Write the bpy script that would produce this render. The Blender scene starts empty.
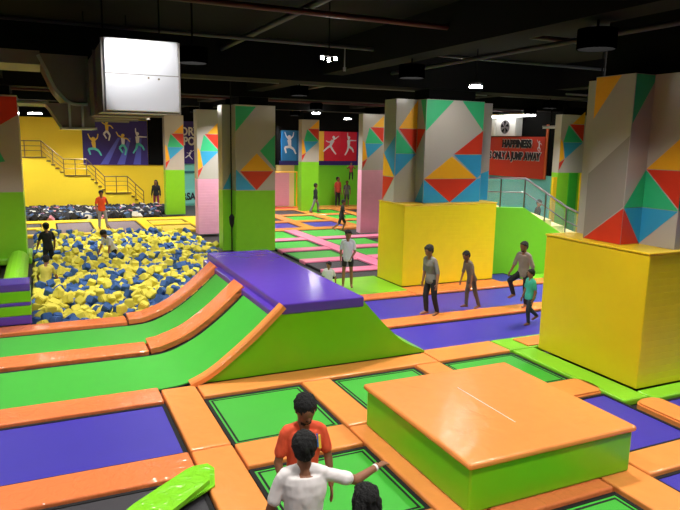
import bpy, bmesh, math, random
from mathutils import Vector, Matrix
random.seed(7)
C = bpy.context.scene.collection
V = Vector
PI = math.pi

# ------------------------------------------------------------------ camera, world, lights, exposure
def lin(c):
    r = []
    for v in c:
        v /= 255.0
        r.append(v / 12.92 if v <= .04045 else ((v + .055) / 1.055) ** 2.4)
    return (*r, 1.0)

cam_d = bpy.data.cameras.new('camera'); cam = bpy.data.objects.new('camera', cam_d); C.objects.link(cam)
YAW, PIT, ROL = .43753, .17508, -.01877
fw = V((math.sin(YAW) * math.cos(PIT), math.cos(YAW) * math.cos(PIT), -math.sin(PIT)))
rt = V((math.cos(YAW), -math.sin(YAW), 0)); dn = fw.cross(rt)
rx = rt * math.cos(ROL) + dn * math.sin(ROL); dy = -rt * math.sin(ROL) + dn * math.cos(ROL)
M = Matrix((rx, -dy, -fw)).transposed().to_4x4(); M.translation = V((0, 0, 4.1))
cam.matrix_world = M
cam_d.sensor_width = 36; cam_d.lens = 639.2 * 36 / 680; cam_d.clip_end = 200; cam_d.clip_start = .05
bpy.context.scene.camera = cam

sc = bpy.context.scene
sc.view_settings.view_transform = 'Standard'; sc.view_settings.look = 'None'
sc.view_settings.gamma = 1; sc.view_settings.use_curve_mapping = False
sc.view_settings.exposure = 0.9
w = bpy.data.worlds.new('world'); sc.world = w; w.use_nodes = True
w.node_tree.nodes['Background'].inputs[0].default_value = (.9, .93, 1, 1)
w.node_tree.nodes['Background'].inputs[1].default_value = .10
LIGHT_W = 125
LX = (-2.2, 2.6, 7.2, 12.6, 17.0)
LY = (-1.0, 3.0, 7.0, 12.0, 18.5, 26.0, 33.0, 38.0)

# ------------------------------------------------------------------ materials
MATS = {}
def mat(name, col, rough=.5, kind='plain', bump=.1, scale=8, metal=0, coat=0, emit=0, alpha=1, trans=0):
    if name in MATS: return MATS[name]
    m = bpy.data.materials.new(name); m.use_nodes = True
    nt = m.node_tree; N = nt.nodes; L = nt.links; b = N['Principled BSDF']
    base = lin(col)
    b.inputs['Roughness'].default_value = rough; b.inputs['Metallic'].default_value = metal
    b.inputs['Coat Weight'].default_value = coat; b.inputs['Coat Roughness'].default_value = .12
    b.inputs['Alpha'].default_value = alpha; b.inputs['Transmission Weight'].default_value = trans
    tc = N.new('ShaderNodeTexCoord'); no = N.new('ShaderNodeTexNoise')
    no.inputs['Scale'].default_value = scale; no.inputs['Detail'].default_value = 3
    L.new(tc.outputs['Object'], no.inputs['Vector'])
    mx = N.new('ShaderNodeMix'); mx.data_type = 'RGBA'
    k = .88 if kind != 'plain' else .94
    mx.inputs['A'].default_value = (base[0] * k, base[1] * k, base[2] * k, 1); mx.inputs['B'].default_value = base
    L.new(no.outputs['Fac'], mx.inputs['Factor']); L.new(mx.outputs['Result'], b.inputs['Base Color'])
    bp = N.new('ShaderNodeBump'); bp.inputs['Strength'].default_value = bump; bp.inputs['Distance'].default_value = .02
    if kind == 'vinyl':
        n2 = N.new('ShaderNodeTexNoise'); n2.inputs['Scale'].default_value = scale * .6; n2.inputs['Detail'].default_value = 2
        n2.inputs['Distortion'].default_value = .8
        L.new(tc.outputs['Object'], n2.inputs['Vector']); L.new(n2.outputs['Fac'], bp.inputs['Height'])
    elif kind == 'weave':
        n2 = N.new('ShaderNodeTexNoise'); n2.inputs['Scale'].default_value = 160
        L.new(tc.outputs['Object'], n2.inputs['Vector']); L.new(n2.outputs['Fac'], bp.inputs['Height'])
    elif kind == 'block':
        br = N.new('ShaderNodeTexBrick'); br.inputs['Scale'].default_value = 1
        br.inputs['Brick Width'].default_value = 40.; br.inputs['Row Height'].default_value = .12; br.inputs['Mortar Size'].default_value = .012
        br.inputs['Color1'].default_value = (1, 1, 1, 1); br.inputs['Color2'].default_value = (1, 1, 1, 1); br.inputs['Mortar'].default_value = (0, 0, 0, 1)
        br.inputs['Mortar Smooth'].default_value = .8
        sp = N.new('ShaderNodeSeparateXYZ'); cb = N.new('ShaderNodeCombineXYZ'); ad = N.new('ShaderNodeMath')
        L.new(tc.outputs['Object'], sp.inputs[0]); L.new(sp.outputs['X'], ad.inputs[0]); L.new(sp.outputs['Y'], ad.inputs[1])
        L.new(ad.outputs[0], cb.inputs['X']); L.new(sp.outputs['Z'], cb.inputs['Y'])
        L.new(cb.outputs[0], br.inputs['Vector']); L.new(br.outputs['Color'], bp.inputs['Height'])
    else:
        L.new(no.outputs['Fac'], bp.inputs['Height'])
    L.new(bp.outputs['Normal'], b.inputs['Normal'])
    if emit:
        b.inputs['Emission Color'].default_value = base; b.inputs['Emission Strength'].default_value = emit
    MATS[name] = m
    return m

ORANGE = mat('orange_vinyl', (242, 150, 78), .22, 'vinyl', .5, 6)
ORANGE2 = mat('red_orange_vinyl', (238, 130, 76), .16, 'vinyl', 1.0, 12)
LGREEN = mat('light_green_vinyl', (132, 208, 44), .32, 'vinyl', .25, 4)
PGREEN = mat('panel_green_vinyl', (118, 200, 22), .3, 'vinyl', .12, 2)
PURPLE = mat('purple_vinyl', (92, 62, 176), .2, 'vinyl', .2, 4)
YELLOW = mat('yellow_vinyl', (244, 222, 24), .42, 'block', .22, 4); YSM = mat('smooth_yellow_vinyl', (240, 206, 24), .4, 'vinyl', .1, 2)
YPLAIN = mat('yellow_pad_vinyl', (240, 200, 30), .4, 'vinyl', .2, 4)
PINK = mat('pink_vinyl', (240, 130, 168), .3, 'vinyl', .25, 5)
PINKB = mat('pink_foam_blocks', (238, 168, 200), .5, 'block', .5, 4)
BEDG = mat('green_bed', (52, 168, 40), .55, 'weave', .15, 3)
BEDB = mat('blue_bed', (56, 44, 164), .42, 'weave', .15, 3)
BEDK = mat('black_bed', (48, 46, 52), .6, 'weave', .2, 3)
BLACK = mat('black_webbing', (6, 6, 7), .9, 'weave', .2, 10)
DARK = mat('black_paint', (5, 5, 6), .9, 'plain', .1, 3); DARK.node_tree.nodes['Principled BSDF'].inputs['Specular IOR Level'].default_value = .2
DKFLOOR = mat('dark_floor', (30, 30, 32), .7, 'plain', .1, 3)
GREY = mat('pillar_grey', (186, 180, 174), .22, 'plain', .05, 2)
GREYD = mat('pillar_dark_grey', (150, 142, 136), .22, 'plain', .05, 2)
TRED = mat('painted_red', (214, 52, 26), .4); TORG = mat('painted_orange', (246, 178, 26), .4)
TBLU = mat('painted_blue', (52, 160, 212), .4); TGRN = mat('painted_teal_green', (50, 190, 130), .4)
STEEL = mat('brushed_steel', (150, 148, 145), .3, metal=.9)
DSTEEL = mat('dark_steel', (112, 98, 76), .4, metal=.6)
GALV = mat('galvanised_sheet', (222, 222, 226), .3, metal=.35, bump=.08, scale=3)
GALVD = mat('dull_galvanised_sheet', (150, 144, 136), .5, metal=.4, bump=.1, scale=3)
YWALL = mat('yellow_wall_paint', (246, 214, 44), .6, bump=.05)
GWALL = mat('green_wall_paint', (120, 214, 40), .5, bump=.05)
TEAL = mat('teal_wall_paint', (120, 208, 196), .6, bump=.05)
CREAM = mat('cream_wall_paint', (232, 214, 150), .6, bump=.05)
PURW = mat('banner_purple', (48, 28, 120), .5); WHITE = mat('white_plastic', (235, 235, 235), .45)
BANR = mat('banner_red', (222, 30, 60), .5); BANB = mat('banner_blue', (36, 120, 190), .5); BANY = mat('banner_yellow', (246, 190, 50), .5)
SIGNR = mat('sign_red', (206, 50, 30), .45); NAVY = mat('dark_navy_lettering', (24, 22, 44), .5)
FWHITE = mat('figure_white', (226, 224, 236), .6); FTEAL = mat('figure_teal', (90, 200, 200), .6); FYEL = mat('figure_yellow', (236, 196, 80), .6)
LBLUE = mat('banner_light_blue', (86, 90, 200), .5)
FOAMY = mat('yellow_foam', (226, 212, 76), .85, 'weave', .3, 6); FOAMB = mat('blue_foam', (52, 92, 152), .85, 'weave', .3, 6)
BAFFLE = mat('black_baffle', (1, 1, 1), 1.0, bump=0); BAFFLE.node_tree.nodes['Principled BSDF'].inputs['Specular IOR Level'].default_value = 0
LAMP = mat('lamp_glow', (255, 250, 240), .5, emit=60)
GLASS = mat('clear_glass', (215, 240, 236), .05, trans=.0, alpha=.07)

# ------------------------------------------------------------------ mesh helpers
class MB:
    def __init__(s): s.bm = bmesh.new(); s.mi = 0
    def face(s, pts, mi=None):
        f = s.bm.faces.new([s.bm.verts.new(p) for p in pts]); f.material_index = s.mi if mi is None else mi
        return s
    def box(s, a, b, bev=0, seg=2, mi=None):
        (x0, y0, z0), (x1, y1, z1) = a, b
        r = bmesh.ops.create_cube(s.bm, size=1)
        vs = r['verts']
        for v in vs:
            v.co = V(((x0 + x1) / 2 + v.co.x * (x1 - x0), (y0 + y1) / 2 + v.co.y * (y1 - y0), (z0 + z1) / 2 + v.co.z * (z1 - z0)))
        fs = {f for v in vs for f in v.link_faces}
        for f in fs: f.material_index = s.mi if mi is None else mi
        if bev:
            es = list({e for v in vs for e in v.link_edges})
            bmesh.ops.bevel(s.bm, geom=es, offset=bev, segments=seg, profile=.5, affect='EDGES')
        return s
    def prism(s, poly, axis, a, b, mi=None):
        # poly of (u,v); axis 'Y': (x,z) extruded in y; 'Z': (x,y) extruded in z; 'X': (y,z)
        def P(u, v, t): return {'Y': (u, t, v), 'Z': (u, v, t), 'X': (t, u, v)}[axis]
        A = [s.bm.verts.new(P(u, v, a)) for u, v in poly]; B = [s.bm.verts.new(P(u, v, b)) for u, v in poly]
        m = s.mi if mi is None else mi
        fs = [s.bm.faces.new(A), s.bm.faces.new(B[::-1])]
        n = len(poly)
        for i in range(n): fs.append(s.bm.faces.new((A[i], B[i], B[(i + 1) % n], A[(i + 1) % n])))
        for f in fs: f.material_index = m
        return s
    def tube(s, pts, r, n=8, mi=None):
        pts = [V(p) for p in pts]; prev = None; rings = []
        for i, p in enumerate(pts):
            t = (pts[min(i + 1, len(pts) - 1)] - pts[max(i - 1, 0)]).normalized()
            u = t.cross(V((0, 0, 1)) if abs(t.z) < .95 else V((1, 0, 0))).normalized(); v = t.cross(u)
            rr = r[i] if isinstance(r, (list, tuple)) else r
            rings.append([s.bm.verts.new(p + (u * math.cos(2 * PI * k / n) + v * math.sin(2 * PI * k / n)) * rr) for k in range(n)])
        for a, b in zip(rings, rings[1:]):
            for k in range(n): s.bm.faces.new((a[k], a[(k + 1) % n], b[(k + 1) % n], b[k])).material_index = s.mi if mi is None else mi
        for e in (rings[0][::-1], rings[-1]): s.bm.faces.new(e).material_index = s.mi if mi is None else mi
        return s
    def ring(s, x0, x1, y0, y1, wd, z0, z1):
        for a, b in (((x0, y0), (x1, y0 + wd)), ((x0, y1 - wd), (x1, y1)), ((x0, y0 + wd), (x0 + wd, y1 - wd)), ((x1 - wd, y0 + wd), (x1, y1 - wd))):
            s.box((a[0], a[1], z0), (b[0], b[1], z1))
        return s
    def build(s, name, mats, parent=None, smooth=False, off=None):
        bmesh.ops.recalc_face_normals(s.bm, faces=s.bm.faces)
        me = bpy.data.meshes.new(name)
        o3 = V(off) if off else (parent.location.copy() if parent is not None else None)
        if parent is not None and off is None:
            p = parent.parent
            while p is not None: o3 += p.location; p = p.parent
        if o3 is not None and o3.length: bmesh.ops.translate(s.bm, verts=s.bm.verts, vec=-o3)
        s.bm.to_mesh(me); s.bm.free()
        for m in (mats if isinstance(mats, (list, tuple)) else [mats]): me.materials.append(m)
        if smooth:
            for p in me.polygons: p.use_smooth = True
        o = bpy.data.objects.new(name, me); C.objects.link(o)
        if parent is not None: o.parent = parent
        return o

def tag(o, label, cat, group=None):
    o['label'] = label; o['category'] = cat
    if group: o['group'] = group
    return o
def thing(name, label, cat, loc=(0, 0, 0), group=None):
    o = bpy.data.objects.new(name, None); C.objects.link(o); o.location = loc; o.empty_display_size = .2
    return tag(o, label, cat, group)
def struct(name, mb, mats):
    o = mb.build(name, mats); o['kind'] = 'structure'; return o
def center(mb):
    vs = mb.bm.verts; n = max(1, len(vs))
    return (sum(v.co.x for v in vs) / n, sum(v.co.y for v in vs) / n, min(v.co.z for v in vs))
def solo(name, mb, mats, label, cat, group=None, smooth=False):
    c = center(mb); o = mb.build(name, mats, smooth=smooth, off=c); o.location = c
    return tag(o, label, cat, group)
def text_mesh(txt, size, mats, name, parent, origin, rot, ext=.01, sx=1, bold=0, width=None):
    cu = bpy.data.curves.new('lettering', 'FONT'); cu.body = txt; cu.size = size; cu.extrude = ext; cu.align_x = 'CENTER'; cu.align_y = 'CENTER'
    cu.offset = bold
    t = bpy.data.objects.new('tmp', cu); C.objects.link(t)
    bpy.context.view_layer.update()
    me = bpy.data.meshes.new_from_object(t.evaluated_get(bpy.context.evaluated_depsgraph_get()))
    bpy.data.objects.remove(t)
    if width: xs_ = [v.co.x for v in me.vertices]; sx = width / (max(xs_) - min(xs_))
    me.transform(Matrix.Diagonal((sx, 1, 1, 1))); me.transform(rot.to_4x4())
    me.materials.clear(); me.materials.append(mats)
    o = bpy.data.objects.new(name, me); C.objects.link(o)
    o.location = V(origin) - parent.location; o.parent = parent
    return o

# ------------------------------------------------------------------ room shell
XL, XR, YB, YR, YF, ZC = -7.0, 22.0, 41.5, 38.3, -3.0, 6.6
PX0, PX1, PY0, PY1 = -.42, 5.9, 15.27, 29.4          # foam pit
f = MB()
f.box((XL, YF, -.4), (XR, PY0, -.12)); f.box((XL, PY0, -.4), (PX0, PY1, -.12)); f.box((PX1, PY0, -.4), (XR, PY1, -.12)); f.box((XL, PY1, -.4), (XR, YB, -.12))
struct('floor', f, DKFLOOR)
struct('floor', MB().box((PX0, PY0, -1.2), (PX1, PY1, -1.0)), DKFLOOR)
f = MB()
f.box((PX0 - .08, PY0 - .0, -1.0), (PX0, PY1, -.4)); f.box((PX1, PY0, -1.0), (PX1 + .08, PY1, -.4)); f.box((PX0, PY1, -1.0), (PX1, PY1 + .08, -.4)); f.box((PX0, PY0 - .08, -1.0), (PX1, PY0, -.4))
struct('wall_pit', f, YPLAIN)
struct('ceiling', MB().box((XL, YF, ZC), (XR, YB, ZC + .2)), DARK)
f = MB()
for y in (4.2, 16.5, 23.4, 31.5): f.box((XL, y - .45, 5.65), (XR, y + .45, ZC))
for x in (-1.2, 7.2, 15.2): f.box((x - .3, YF, 5.85), (x + .3, YB, ZC))
struct('ceiling_beams', f, DARK)
struct('wall_left', MB().box((XL - .2, YF, -.12), (XL, YB, ZC)), DARK)
struct('wall_front', MB().box((XL, YF - .2, -.12), (XR, YF, ZC)), DARK)
# back wall left: yellow below, dark above, black opening, teal stretch
f = MB()
f.box((XL, YB, -.12), (7.5, YB + .2, 5.2), mi=0); f.box((XL, YB, 5.2), (13.3, YB + .2, ZC), mi=1)
f.box((7.5, YB, -.12), (13.3, YB + .2, 5.2), mi=2)
f.box((13.2, YR, -.12), (13.4, YB, ZC), mi=1)
struct('wall_back', f, [YWALL, DARK, TEAL])
f = MB()
f.box((13.3, YR, -.12), (14.6, YR + .2, 2.6), mi=2); f.box((14.6, YR, -.12), (XR, YR + .2, 2.6), mi=0); f.box((13.3, YR, 2.6), (XR, YR + .2, ZC), mi=1)
struct('wall_back', f, [GWALL, DARK, CREAM])
f = MB()
f.box((XR, YF, -.12), (XR + .2, YR, 2.68), mi=0); f.box((XR, YF, 2.68), (XR + .2, YR, ZC), mi=1)
struct('wall_right', f, [TEAL, DARK])
struct('trim_1', MB().box((XL, YB - .03, 1.75), (13.2, YB, 1.83), mi=0), [mat('teal_dark_trim', (40, 110, 120), .5)]) if False else None

# flat black panel standing in for the dark opening between mural and pillar
solo('opening_panel', MB().box((6.12, YB - .06, 2.46), (7.3, YB - .01, 5.2)), DARK, 'tall black panel standing in for the dark opening right of the purple dancer mural', 'opening')

# ------------------------------------------------------------------ pads and trampolines
def pad(x0, x1, y0, y1, m, label, group=None, z0=-.12, z1=0, rend=None, name='safety_pad', g=.006):
    mb = MB()
    if rend:                                      # rounded end(s)
        pts = []
        W = (x1 - x0) / 2 if rend == 'y+' else (y1 - y0) / 2
        if rend == 'y+':
            pts = [(x0, y0), (x1, y0)] + [((x0 + x1) / 2 + W * math.cos(a), y1 - W * .6 + W * .6 * math.sin(a)) for a in [k * PI / 12 for k in range(13)]]
        else:
            pts = [(x0, y0)] + [(x1 - W * .6 + W * .6 * math.sin(a), (y0 + y1) / 2 - W * math.cos(a)) for a in [k * PI / 12 for k in range(13)]] + [(x0, y1)]
        mb.prism(pts, 'Z', z0, z1)
        bmesh.ops.remove_doubles(mb.bm, verts=mb.bm.verts, dist=.002)
        es = [e for e in mb.bm.edges if all(abs(v.co.z - z1) < 1e-4 for v in e.verts)]
        bmesh.ops.bevel(mb.bm, geom=es, offset=.03, segments=2, affect='EDGES')
    else:
        mb.box((x0 + g, y0 + g, z0), (x1 - g, y1 - g, z1), .028, 3)
    return solo(name, mb, m, label, 'pad', group)

def tramp(x0, x1, y0, y1, m, label, group=None, bw=.055):
    t = thing('trampoline', label, 'trampoline', ((x0 + x1) / 2, (y0 + y1) / 2, -.12), group)
    MB().ring(x0, x1, y0, y1, bw, -.12, -.045).build('spring_border', BLACK, t)
    MB().box((x0 + bw, y0 + bw, -.075), (x1 - bw, y1 - bw, -.055)).build('jump_bed', m, t)
    if m is BEDG: MB().ring(x0 + bw + .035, x1 - bw - .035, y0 + bw + .035, y1 - bw - .035, .03, -.056, -.052).build('edge_seam', BLACK, t)
    return t

G0 = 'orange pads framing the near trampolines'
# near grid
tramp(-4.5, 1.58, 8.05, 9.83, BEDB, 'long blue trampoline bed at the left edge, in front of the green runways')
tramp(-4.5, 1.58, 4.6, 7.38, BEDK, 'black trampoline bed at the bottom left corner under the light green roll pad')
tramp(2.19, 3.87, 8.03, 9.78, BEDG, 'green trampoline behind the man in the orange shirt, nearest the ramp side')
tramp(4.43, 6.16, 8.03, 9.78, BEDG, 'green trampoline partly hidden behind the left corner of the big orange-topped block')
tramp(6.74, 8.47, 8.15, 9.78, BEDG, 'green trampoline behind the orange-topped block, beside the big yellow padded block')
tramp(2.19, 3.87, 5.64, 7.32, BEDG, 'green trampoline directly behind the two men in the foreground')
tramp(2.19, 3.87, 3.2, 5.04, BEDG, 'green trampoline under the pointing man, mostly below the picture edge')
tramp(4.43, 6.14, 3.2, 5.08, BEDG, 'green trampoline at the bottom edge in front of the big orange-topped block')
tramp(6.72, 8.5, 5.72, 7.45, BEDB, 'blue trampoline right of the orange-topped block, at the foot of the yellow block')
tramp(6.84, 8.5, 3.2, 5.13, BEDB, 'blue trampoline in the bottom right corner of the picture')
tramp(9.19, 12.5, 3.6, 6.85, BEDB, 'blue trampoline at the right edge in front of the yellow padded block')
pad(-4.5, 1.58, 9.85, 10.48, ORANGE2, 'long orange pad between the front green runway and the blue trampoline', G0)
pad(-4.5, 1.58, 7.4, 8.03, ORANGE2, 'long orange pad between the blue and the black trampoline at left', G0)
pad(1.6, 2.17, 8.03, 10.35, ORANGE, 'orange pad right of the long blue trampoline, reaching back to the ramp', G0)
pad(1.6, 2.17, 3.2, 8.01, ORANGE, 'orange pad running to the bottom edge left of the two foreground men', G0)
pad(2.19, 6.72, 9.8, 10.34, ORANGE, 'long orange pad along the foot of the green ramp side', G0)
pad(6.74, 8.46, 9.8, 10.5, ORANGE, 'orange pad between the front blue runway and the green trampoline beside the yellow block', G0)
pad(2.19, 3.86, 7.34, 8.01, ORANGE, 'orange pad right behind the orange-shirted man, between two green trampolines', G0)
pad(3.88, 4.42, 7.9, 9.78, ORANGE, 'orange pad between the two green trampolines in front of the ramp', G0)
pad(3.88, 4.42, 3.2, 7.88, ORANGE, 'orange pad along the left foot of the big orange-topped block', G0)
pad(6.18, 6.72, 7.9, 9.78, ORANGE, 'orange pad behind the orange-topped block between two green trampolines', G0)
pad(6.18, 6.82, 3.2, 5.7, ORANGE, 'orange pad at the bottom right with a folded corner in front of the block', G0)
pad(2.19, 3.86, 5.06, 5.62, ORANGE, 'orange pad under the feet of the orange-shirted man', G0)
pad(4.44, 6.16, 5.1, 5.66, ORANGE2, 'shiny orange pad along the front foot of the orange-topped block', G0)
pad(6.84, 8.6, 5.15, 5.7, ORANGE, 'orange pad between the two blue trampolines at lower right', G0)
pad(6.7, 8.62, 7.47, 8.13, ORANGE, 'orange pad with a rounded end touching the light green strip at the yellow block', G0, rend='x+')
pad(8.62, 9.17, 3.2, 6.98, ORANGE, 'orange pad with a rounded end at the right edge between two blue trampolines', G0, rend='y+')
pad(8.49, 9.04, 7.0, 9.8, LGREEN, 'light green pad along the left foot of the big yellow block')
pad(9.05, 12.6, 6.88, 7.26, LGREEN, 'light green pad along the front foot of the big yellow block at the right edge')
pad(8.48, 14.0, 9.82, 10.5, LGREEN, 'light green pad behind the big yellow block beside the front blue runway')
solo('floor_mat', MB().box((8.95, 9.86, 0), (9.75, 10.35, .03), .012), ORANGE, 'small orange mat lying on the light green pad beside the yellow block corner', 'mat')
# diagonal roll pad on black bed
mb = MB(); mb.prism([(.0, 6.2), (.73, 6.86), (1.38, 7.44), (1.5, 7.5), (1.74, 7.5), (1.77, 7.4), (1.68, 7.0), (1.05, 6.6), (.35, 5.95)], 'Z', .004, .09)
bmesh.ops.bevel(mb.bm, geom=[e for e in mb.bm.edges if all(v.co.z > .08 for v in e.verts)], offset=.06, segments=4, affect='EDGES')
solo('wedge_pad', mb, mat('wrinkled_green_vinyl', (132, 214, 44), .16, 'vinyl', 1.0, 10), 'wrinkled light green pad lying slanted over the corner of the black trampoline', 'pad', smooth=False)

# big block
t = thing('padded_block', 'big square block with green sides and a shiny orange top among the trampolines', 'block', (5.37, 6.55, 0))
MB().box((4.13, 5.31, 0.002), (6.64, 7.82, .56), .03).build('side_padding', PGREEN, t)
MB().box((4.08, 5.26, .56), (6.66, 7.85, .64), .035, 3).build('top_cushion', ORANGE, t)
MB().box((5.28, 5.95, .64), (5.288, 7.2, .642)).build('top_seam', WHITE, t)

# ------------------------------------------------------------------ ramp, runways
prof = [(1.7, 0), (2.12, .03), (2.69, .33), (3.14, .64), (3.75, 1.2)]
def spline(P, n=6):
    Q = [P[0]] + P + [P[-1]]; out = []
    for i in range(1, len(Q) - 2):
        for k in range(n):
            t = k / n; r = []
            for c in (0, 1):
                p0, p1, p2, p3 = Q[i - 1][c], Q[i][c], Q[i + 1][c], Q[i + 2][c]
                r.append(.5 * (2 * p1 + (p2 - p0) * t + (2 * p0 - 5 * p1 + 4 * p2 - p3) * t * t + (3 * p1 - p0 - 3 * p2 + p3) * t ** 3))
            out.append(tuple(r))
    return out + [P[-1]]
def sweep(path, y0, y1, th, low, bev=.03):
    mb = MB(); rings = []
    n = len(path)
    for i, (x, z) in enumerate(path):
        a = path[max(0, i - 1)]; b = path[min(n - 1, i + 1)]
        tx, tz = b[0] - a[0], b[1] - a[1]; l = math.hypot(tx, tz); nx, nz = -tz / l, tx / l
        pr = [(y0, -low), (y0, th - bev), (y0 + bev, th), (y1 - bev, th), (y1, th - bev), (y1, -low)]
        rings.append([mb.bm.verts.new((x + nx * h, y, z + nz * h)) for y, h in pr])
    for r0, r1 in zip(rings, rings[1:]):
        for k in range(6): mb.bm.faces.new((r0[k], r0[(k + 1) % 6], r1[(k + 1) % 6], r1[k]))
    mb.bm.faces.new(rings[0]); mb.bm.faces.new(rings[-1][::-1])
    return mb
curve = spline([(1.6, 0), (2.0, .02), (2.3, .12), (2.69, .33), (3.14, .66), (3.55, 1.06)])
curve_full = spline([(1.3, 0), (1.7, .0), (2.05, .04), (2.35, .15), (2.69, .33), (3.14, .66), (3.66, 1.12)])
t = thing('ramp_platform', 'green sided ramp platform with a shiny purple top between the runways and blue beds', 'ramp', (4.5, 12.9, 0))
lft = spline([(2.12, .0), (2.4, .14), (2.69, .33), (3.14, .64), (3.75, 1.2)])
rgt = spline([(5.33, 1.2), (5.62, .88), (5.94, .55), (6.28, .26), (6.75, .03)])
poly = [(2.12, 0.0)] + lft[1:] + rgt + [(6.75, 0.0)]
mb = MB(); mb.prism([(x, z + .002) for x, z in poly], 'Y', 10.36, 10.49); mb.build('side_panel', PGREEN, t)
mb = MB(); mb.prism([(2.6, 0.002)] + [(x + .12, max(.003, z - .2)) for x, z in lft[7:]] + [(3.9, 1.05)] + [(x, z + .002) for x, z in rgt[3:]] + [(6.75, 0.002)], 'Y', 10.49, 15.2); mb.build('inner_body', PGREEN, t)
mb = MB().box((3.72, 10.34, 1.06), (5.36, 15.95, 1.26), .035, 3); mb.build('purple_top_cushion', PURPLE, t)
mb = MB().box((3.6, 10.5, .86), (3.8, 15.9, 1.1), .03); mb.build('hanging_flap', PURPLE, t)
MB().box((3.75, 15.2, 0), (5.3, 15.9, 1.06)).build('rear_box', PURPLE, t)
sweep([(x, z) for x, z in spline([(2.1, -.01), (2.38, .11), (2.69, .31), (3.14, .66), (3.45, .93), (3.76, 1.22)])], 10.3, 10.5, .06, .05).build('edge_strip', ORANGE, t, smooth=False)

def runway(y0, y1, lab):
    r = thing('runway', lab, 'runway', (-.5, (y0 + y1) / 2, -.12))
    path = [(-5, 0)] + curve_full
    sweep(path, y0 + .03, y1 - .12, -.06, .09, .002).build('jump_bed', BEDG, r)
    sweep([(x, z) for x, z in path], y0, y1, -.075, .115, .002).build('spring_border', BLACK, r)
runway(10.5, 12.42, 'front green tumbling runway curving up to the purple ramp platform')
runway(13.12, 14.68, 'rear green tumbling runway between the foam pit and the front runway')
pad(-5, 1.74, 12.44, 13.1, ORANGE2, 'long flat orange pad between the two green runways', 'orange strips beside the green runways')
o = sweep([(1.76, 0), (1.95, .02), (2.2, .1)] + [q for q in curve_full if q[0] > 2.35], 12.44, 13.1, .07, .07); solo('curved_pad', o, ORANGE2, 'curved orange pad climbing between the two green runways', 'pad', 'orange strips beside the green runways')
pad(-5, 1.6, 14.7, 15.25, ORANGE2, 'long orange pad between the rear green runway and the foam pit', 'orange strips beside the green runways')
o = sweep([(1.62, 0), (1.95, .02), (2.2, .1)] + [q for q in curve_full if q[0] > 2.35] , 14.7, 15.25, .07, .07); solo('curved_pad', o, ORANGE2, 'curved orange pad climbing along the edge of the foam pit', 'pad', 'orange strips beside the green runways')

# blue runways right of the platform
tramp(6.82, 14.4, 10.53, 12.18, BEDB, 'front long blue trampoline runway where the boy in teal walks')
tramp(5.6, 14.4, 12.82, 14.68, BEDB, 'rear long blue trampoline runway behind the orange dividing pad')
pad(6.6, 14.4, 12.2, 12.8, ORANGE2, 'long orange pad between the two blue runways, walked on by three people')
pad(5.6, 9.2, 14.7, 15.2, ORANGE2, 'orange pad in front of the light green pad where the girl in shorts stands')
pad(9.22, 12.58, 14.7, 15.6, ORANGE2, 'long orange pad between the rear blue runway and the middle yellow block')
pad(12.6, 14.4, 14.7, 15.22, ORANGE2, 'short orange pad right of the middle yellow block before the green stair wall')
pad(13.64, 15.0, 15.24, 15.75, LGREEN, 'small light green pad at the foot of the green stair wall')
tramp(12.6, 13.6, 15.25, 16.4, BEDB, 'narrow blue bed beside the middle yellow block at the green stair wall')
pad(5.6, 9.29, 15.22, 17.3, LGREEN, 'light green pad left of the middle yellow block, under the girl in shorts')
pad(14.42, 16.4, 9.82, 12.6, LGREEN, 'light green pad at the far right end of the blue runways')

# pink grid beyond
YW = lambda i: i
GP = 'pink pads of the middle trampoline field'; GO = 'orange pads of the rear trampoline field'
rowsP = [(18.25, 18.85), (20.15, 20.75), (22.45, 23.05), (24.95, 25.55)]
for i, (a, b) in enumerate(rowsP):
    nm = ['nearest', 'second', 'third', 'farthest'][i]
    x0 = 8.1 if i < 3 else 8.1
    pad(x0, 10.12, a, b, PINK, f'{nm} pink cross pad from the front, left of the long pink pad', GP)
    pad(10.78, 14.6, a, b, PINK, f'{nm} pink cross pad from the front, right of the long pink pad', GP)
pad(10.14, 10.76, 17.35, 27.9, PINK, 'long pink pad running away through the middle trampoline field', GP)
colr = [BEDK, BEDK, BEDG, BEDG, BEDG]
ys = [(17.35, 18.23), (18.87, 20.13), (20.77, 22.43), (23.07, 24.93), (25.57, 27.9)]
wn = ['dark grey trampoline in the first row behind the light green pad', 'dark grey trampoline in the second row of the pink field', 'green trampoline in the third row of the pink field', 'green trampoline in the fourth row of the pink field', 'green trampoline between the pink and the orange pads']
for m, (a, b), nn in zip(colr, ys, wn):
    tramp(8.1, 10.12, a, b, m, nn + ', left one')
    tramp(10.78, 12.9, a, b, m, nn + ', right one')
rowsO = [(27.95, 28.6), (30.7, 31.3), (33.4, 34.0)]
colsO = [(9.0, 9.6), (11.4, 12.0), (13.85, 14.45), (16.3, 16.9)]
for i, (a, b) in enumerate(rowsO):
    pad(8.2, 19.5, a, b, ORANGE, ['front', 'middle', 'rear'][i] + ' orange cross pad of the rear trampoline field', GO)
wr = ['front', 'middle', 'rear']
ysO = [(28.62, 30.68), (31.32, 33.38), (34.02, 36.3)]
clr = {(0, 0): BEDB, (1, 0): BEDB, (2, 0): BEDG, (0, 1): BEDK, (1, 1): BEDG, (2, 1): BEDG, (0, 2): BEDK, (1, 2): BEDK, (2, 2): BEDG}
for j, (a, b) in enumerate(ysO):
    for i, (x0, x1) in enumerate(colsO):
        pad(x0, x1, a, b, ORANGE if i else ORANGE2, f'orange long pad, {["first", "second", "third", "fourth"][i]} from the green pillar, {wr[j]} row of the rear field', GO)
    for i in range(3):
        m = clr[(i, j)]
        tramp(colsO[i][1] + .02, colsO[i + 1][0] - .02, a, b, m, f'{"blue" if m is BEDB else "green" if m is BEDG else "dark"} trampoline in the {wr[j]} row of the rear field, {["first", "second", "third"][i]} from the left')
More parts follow.
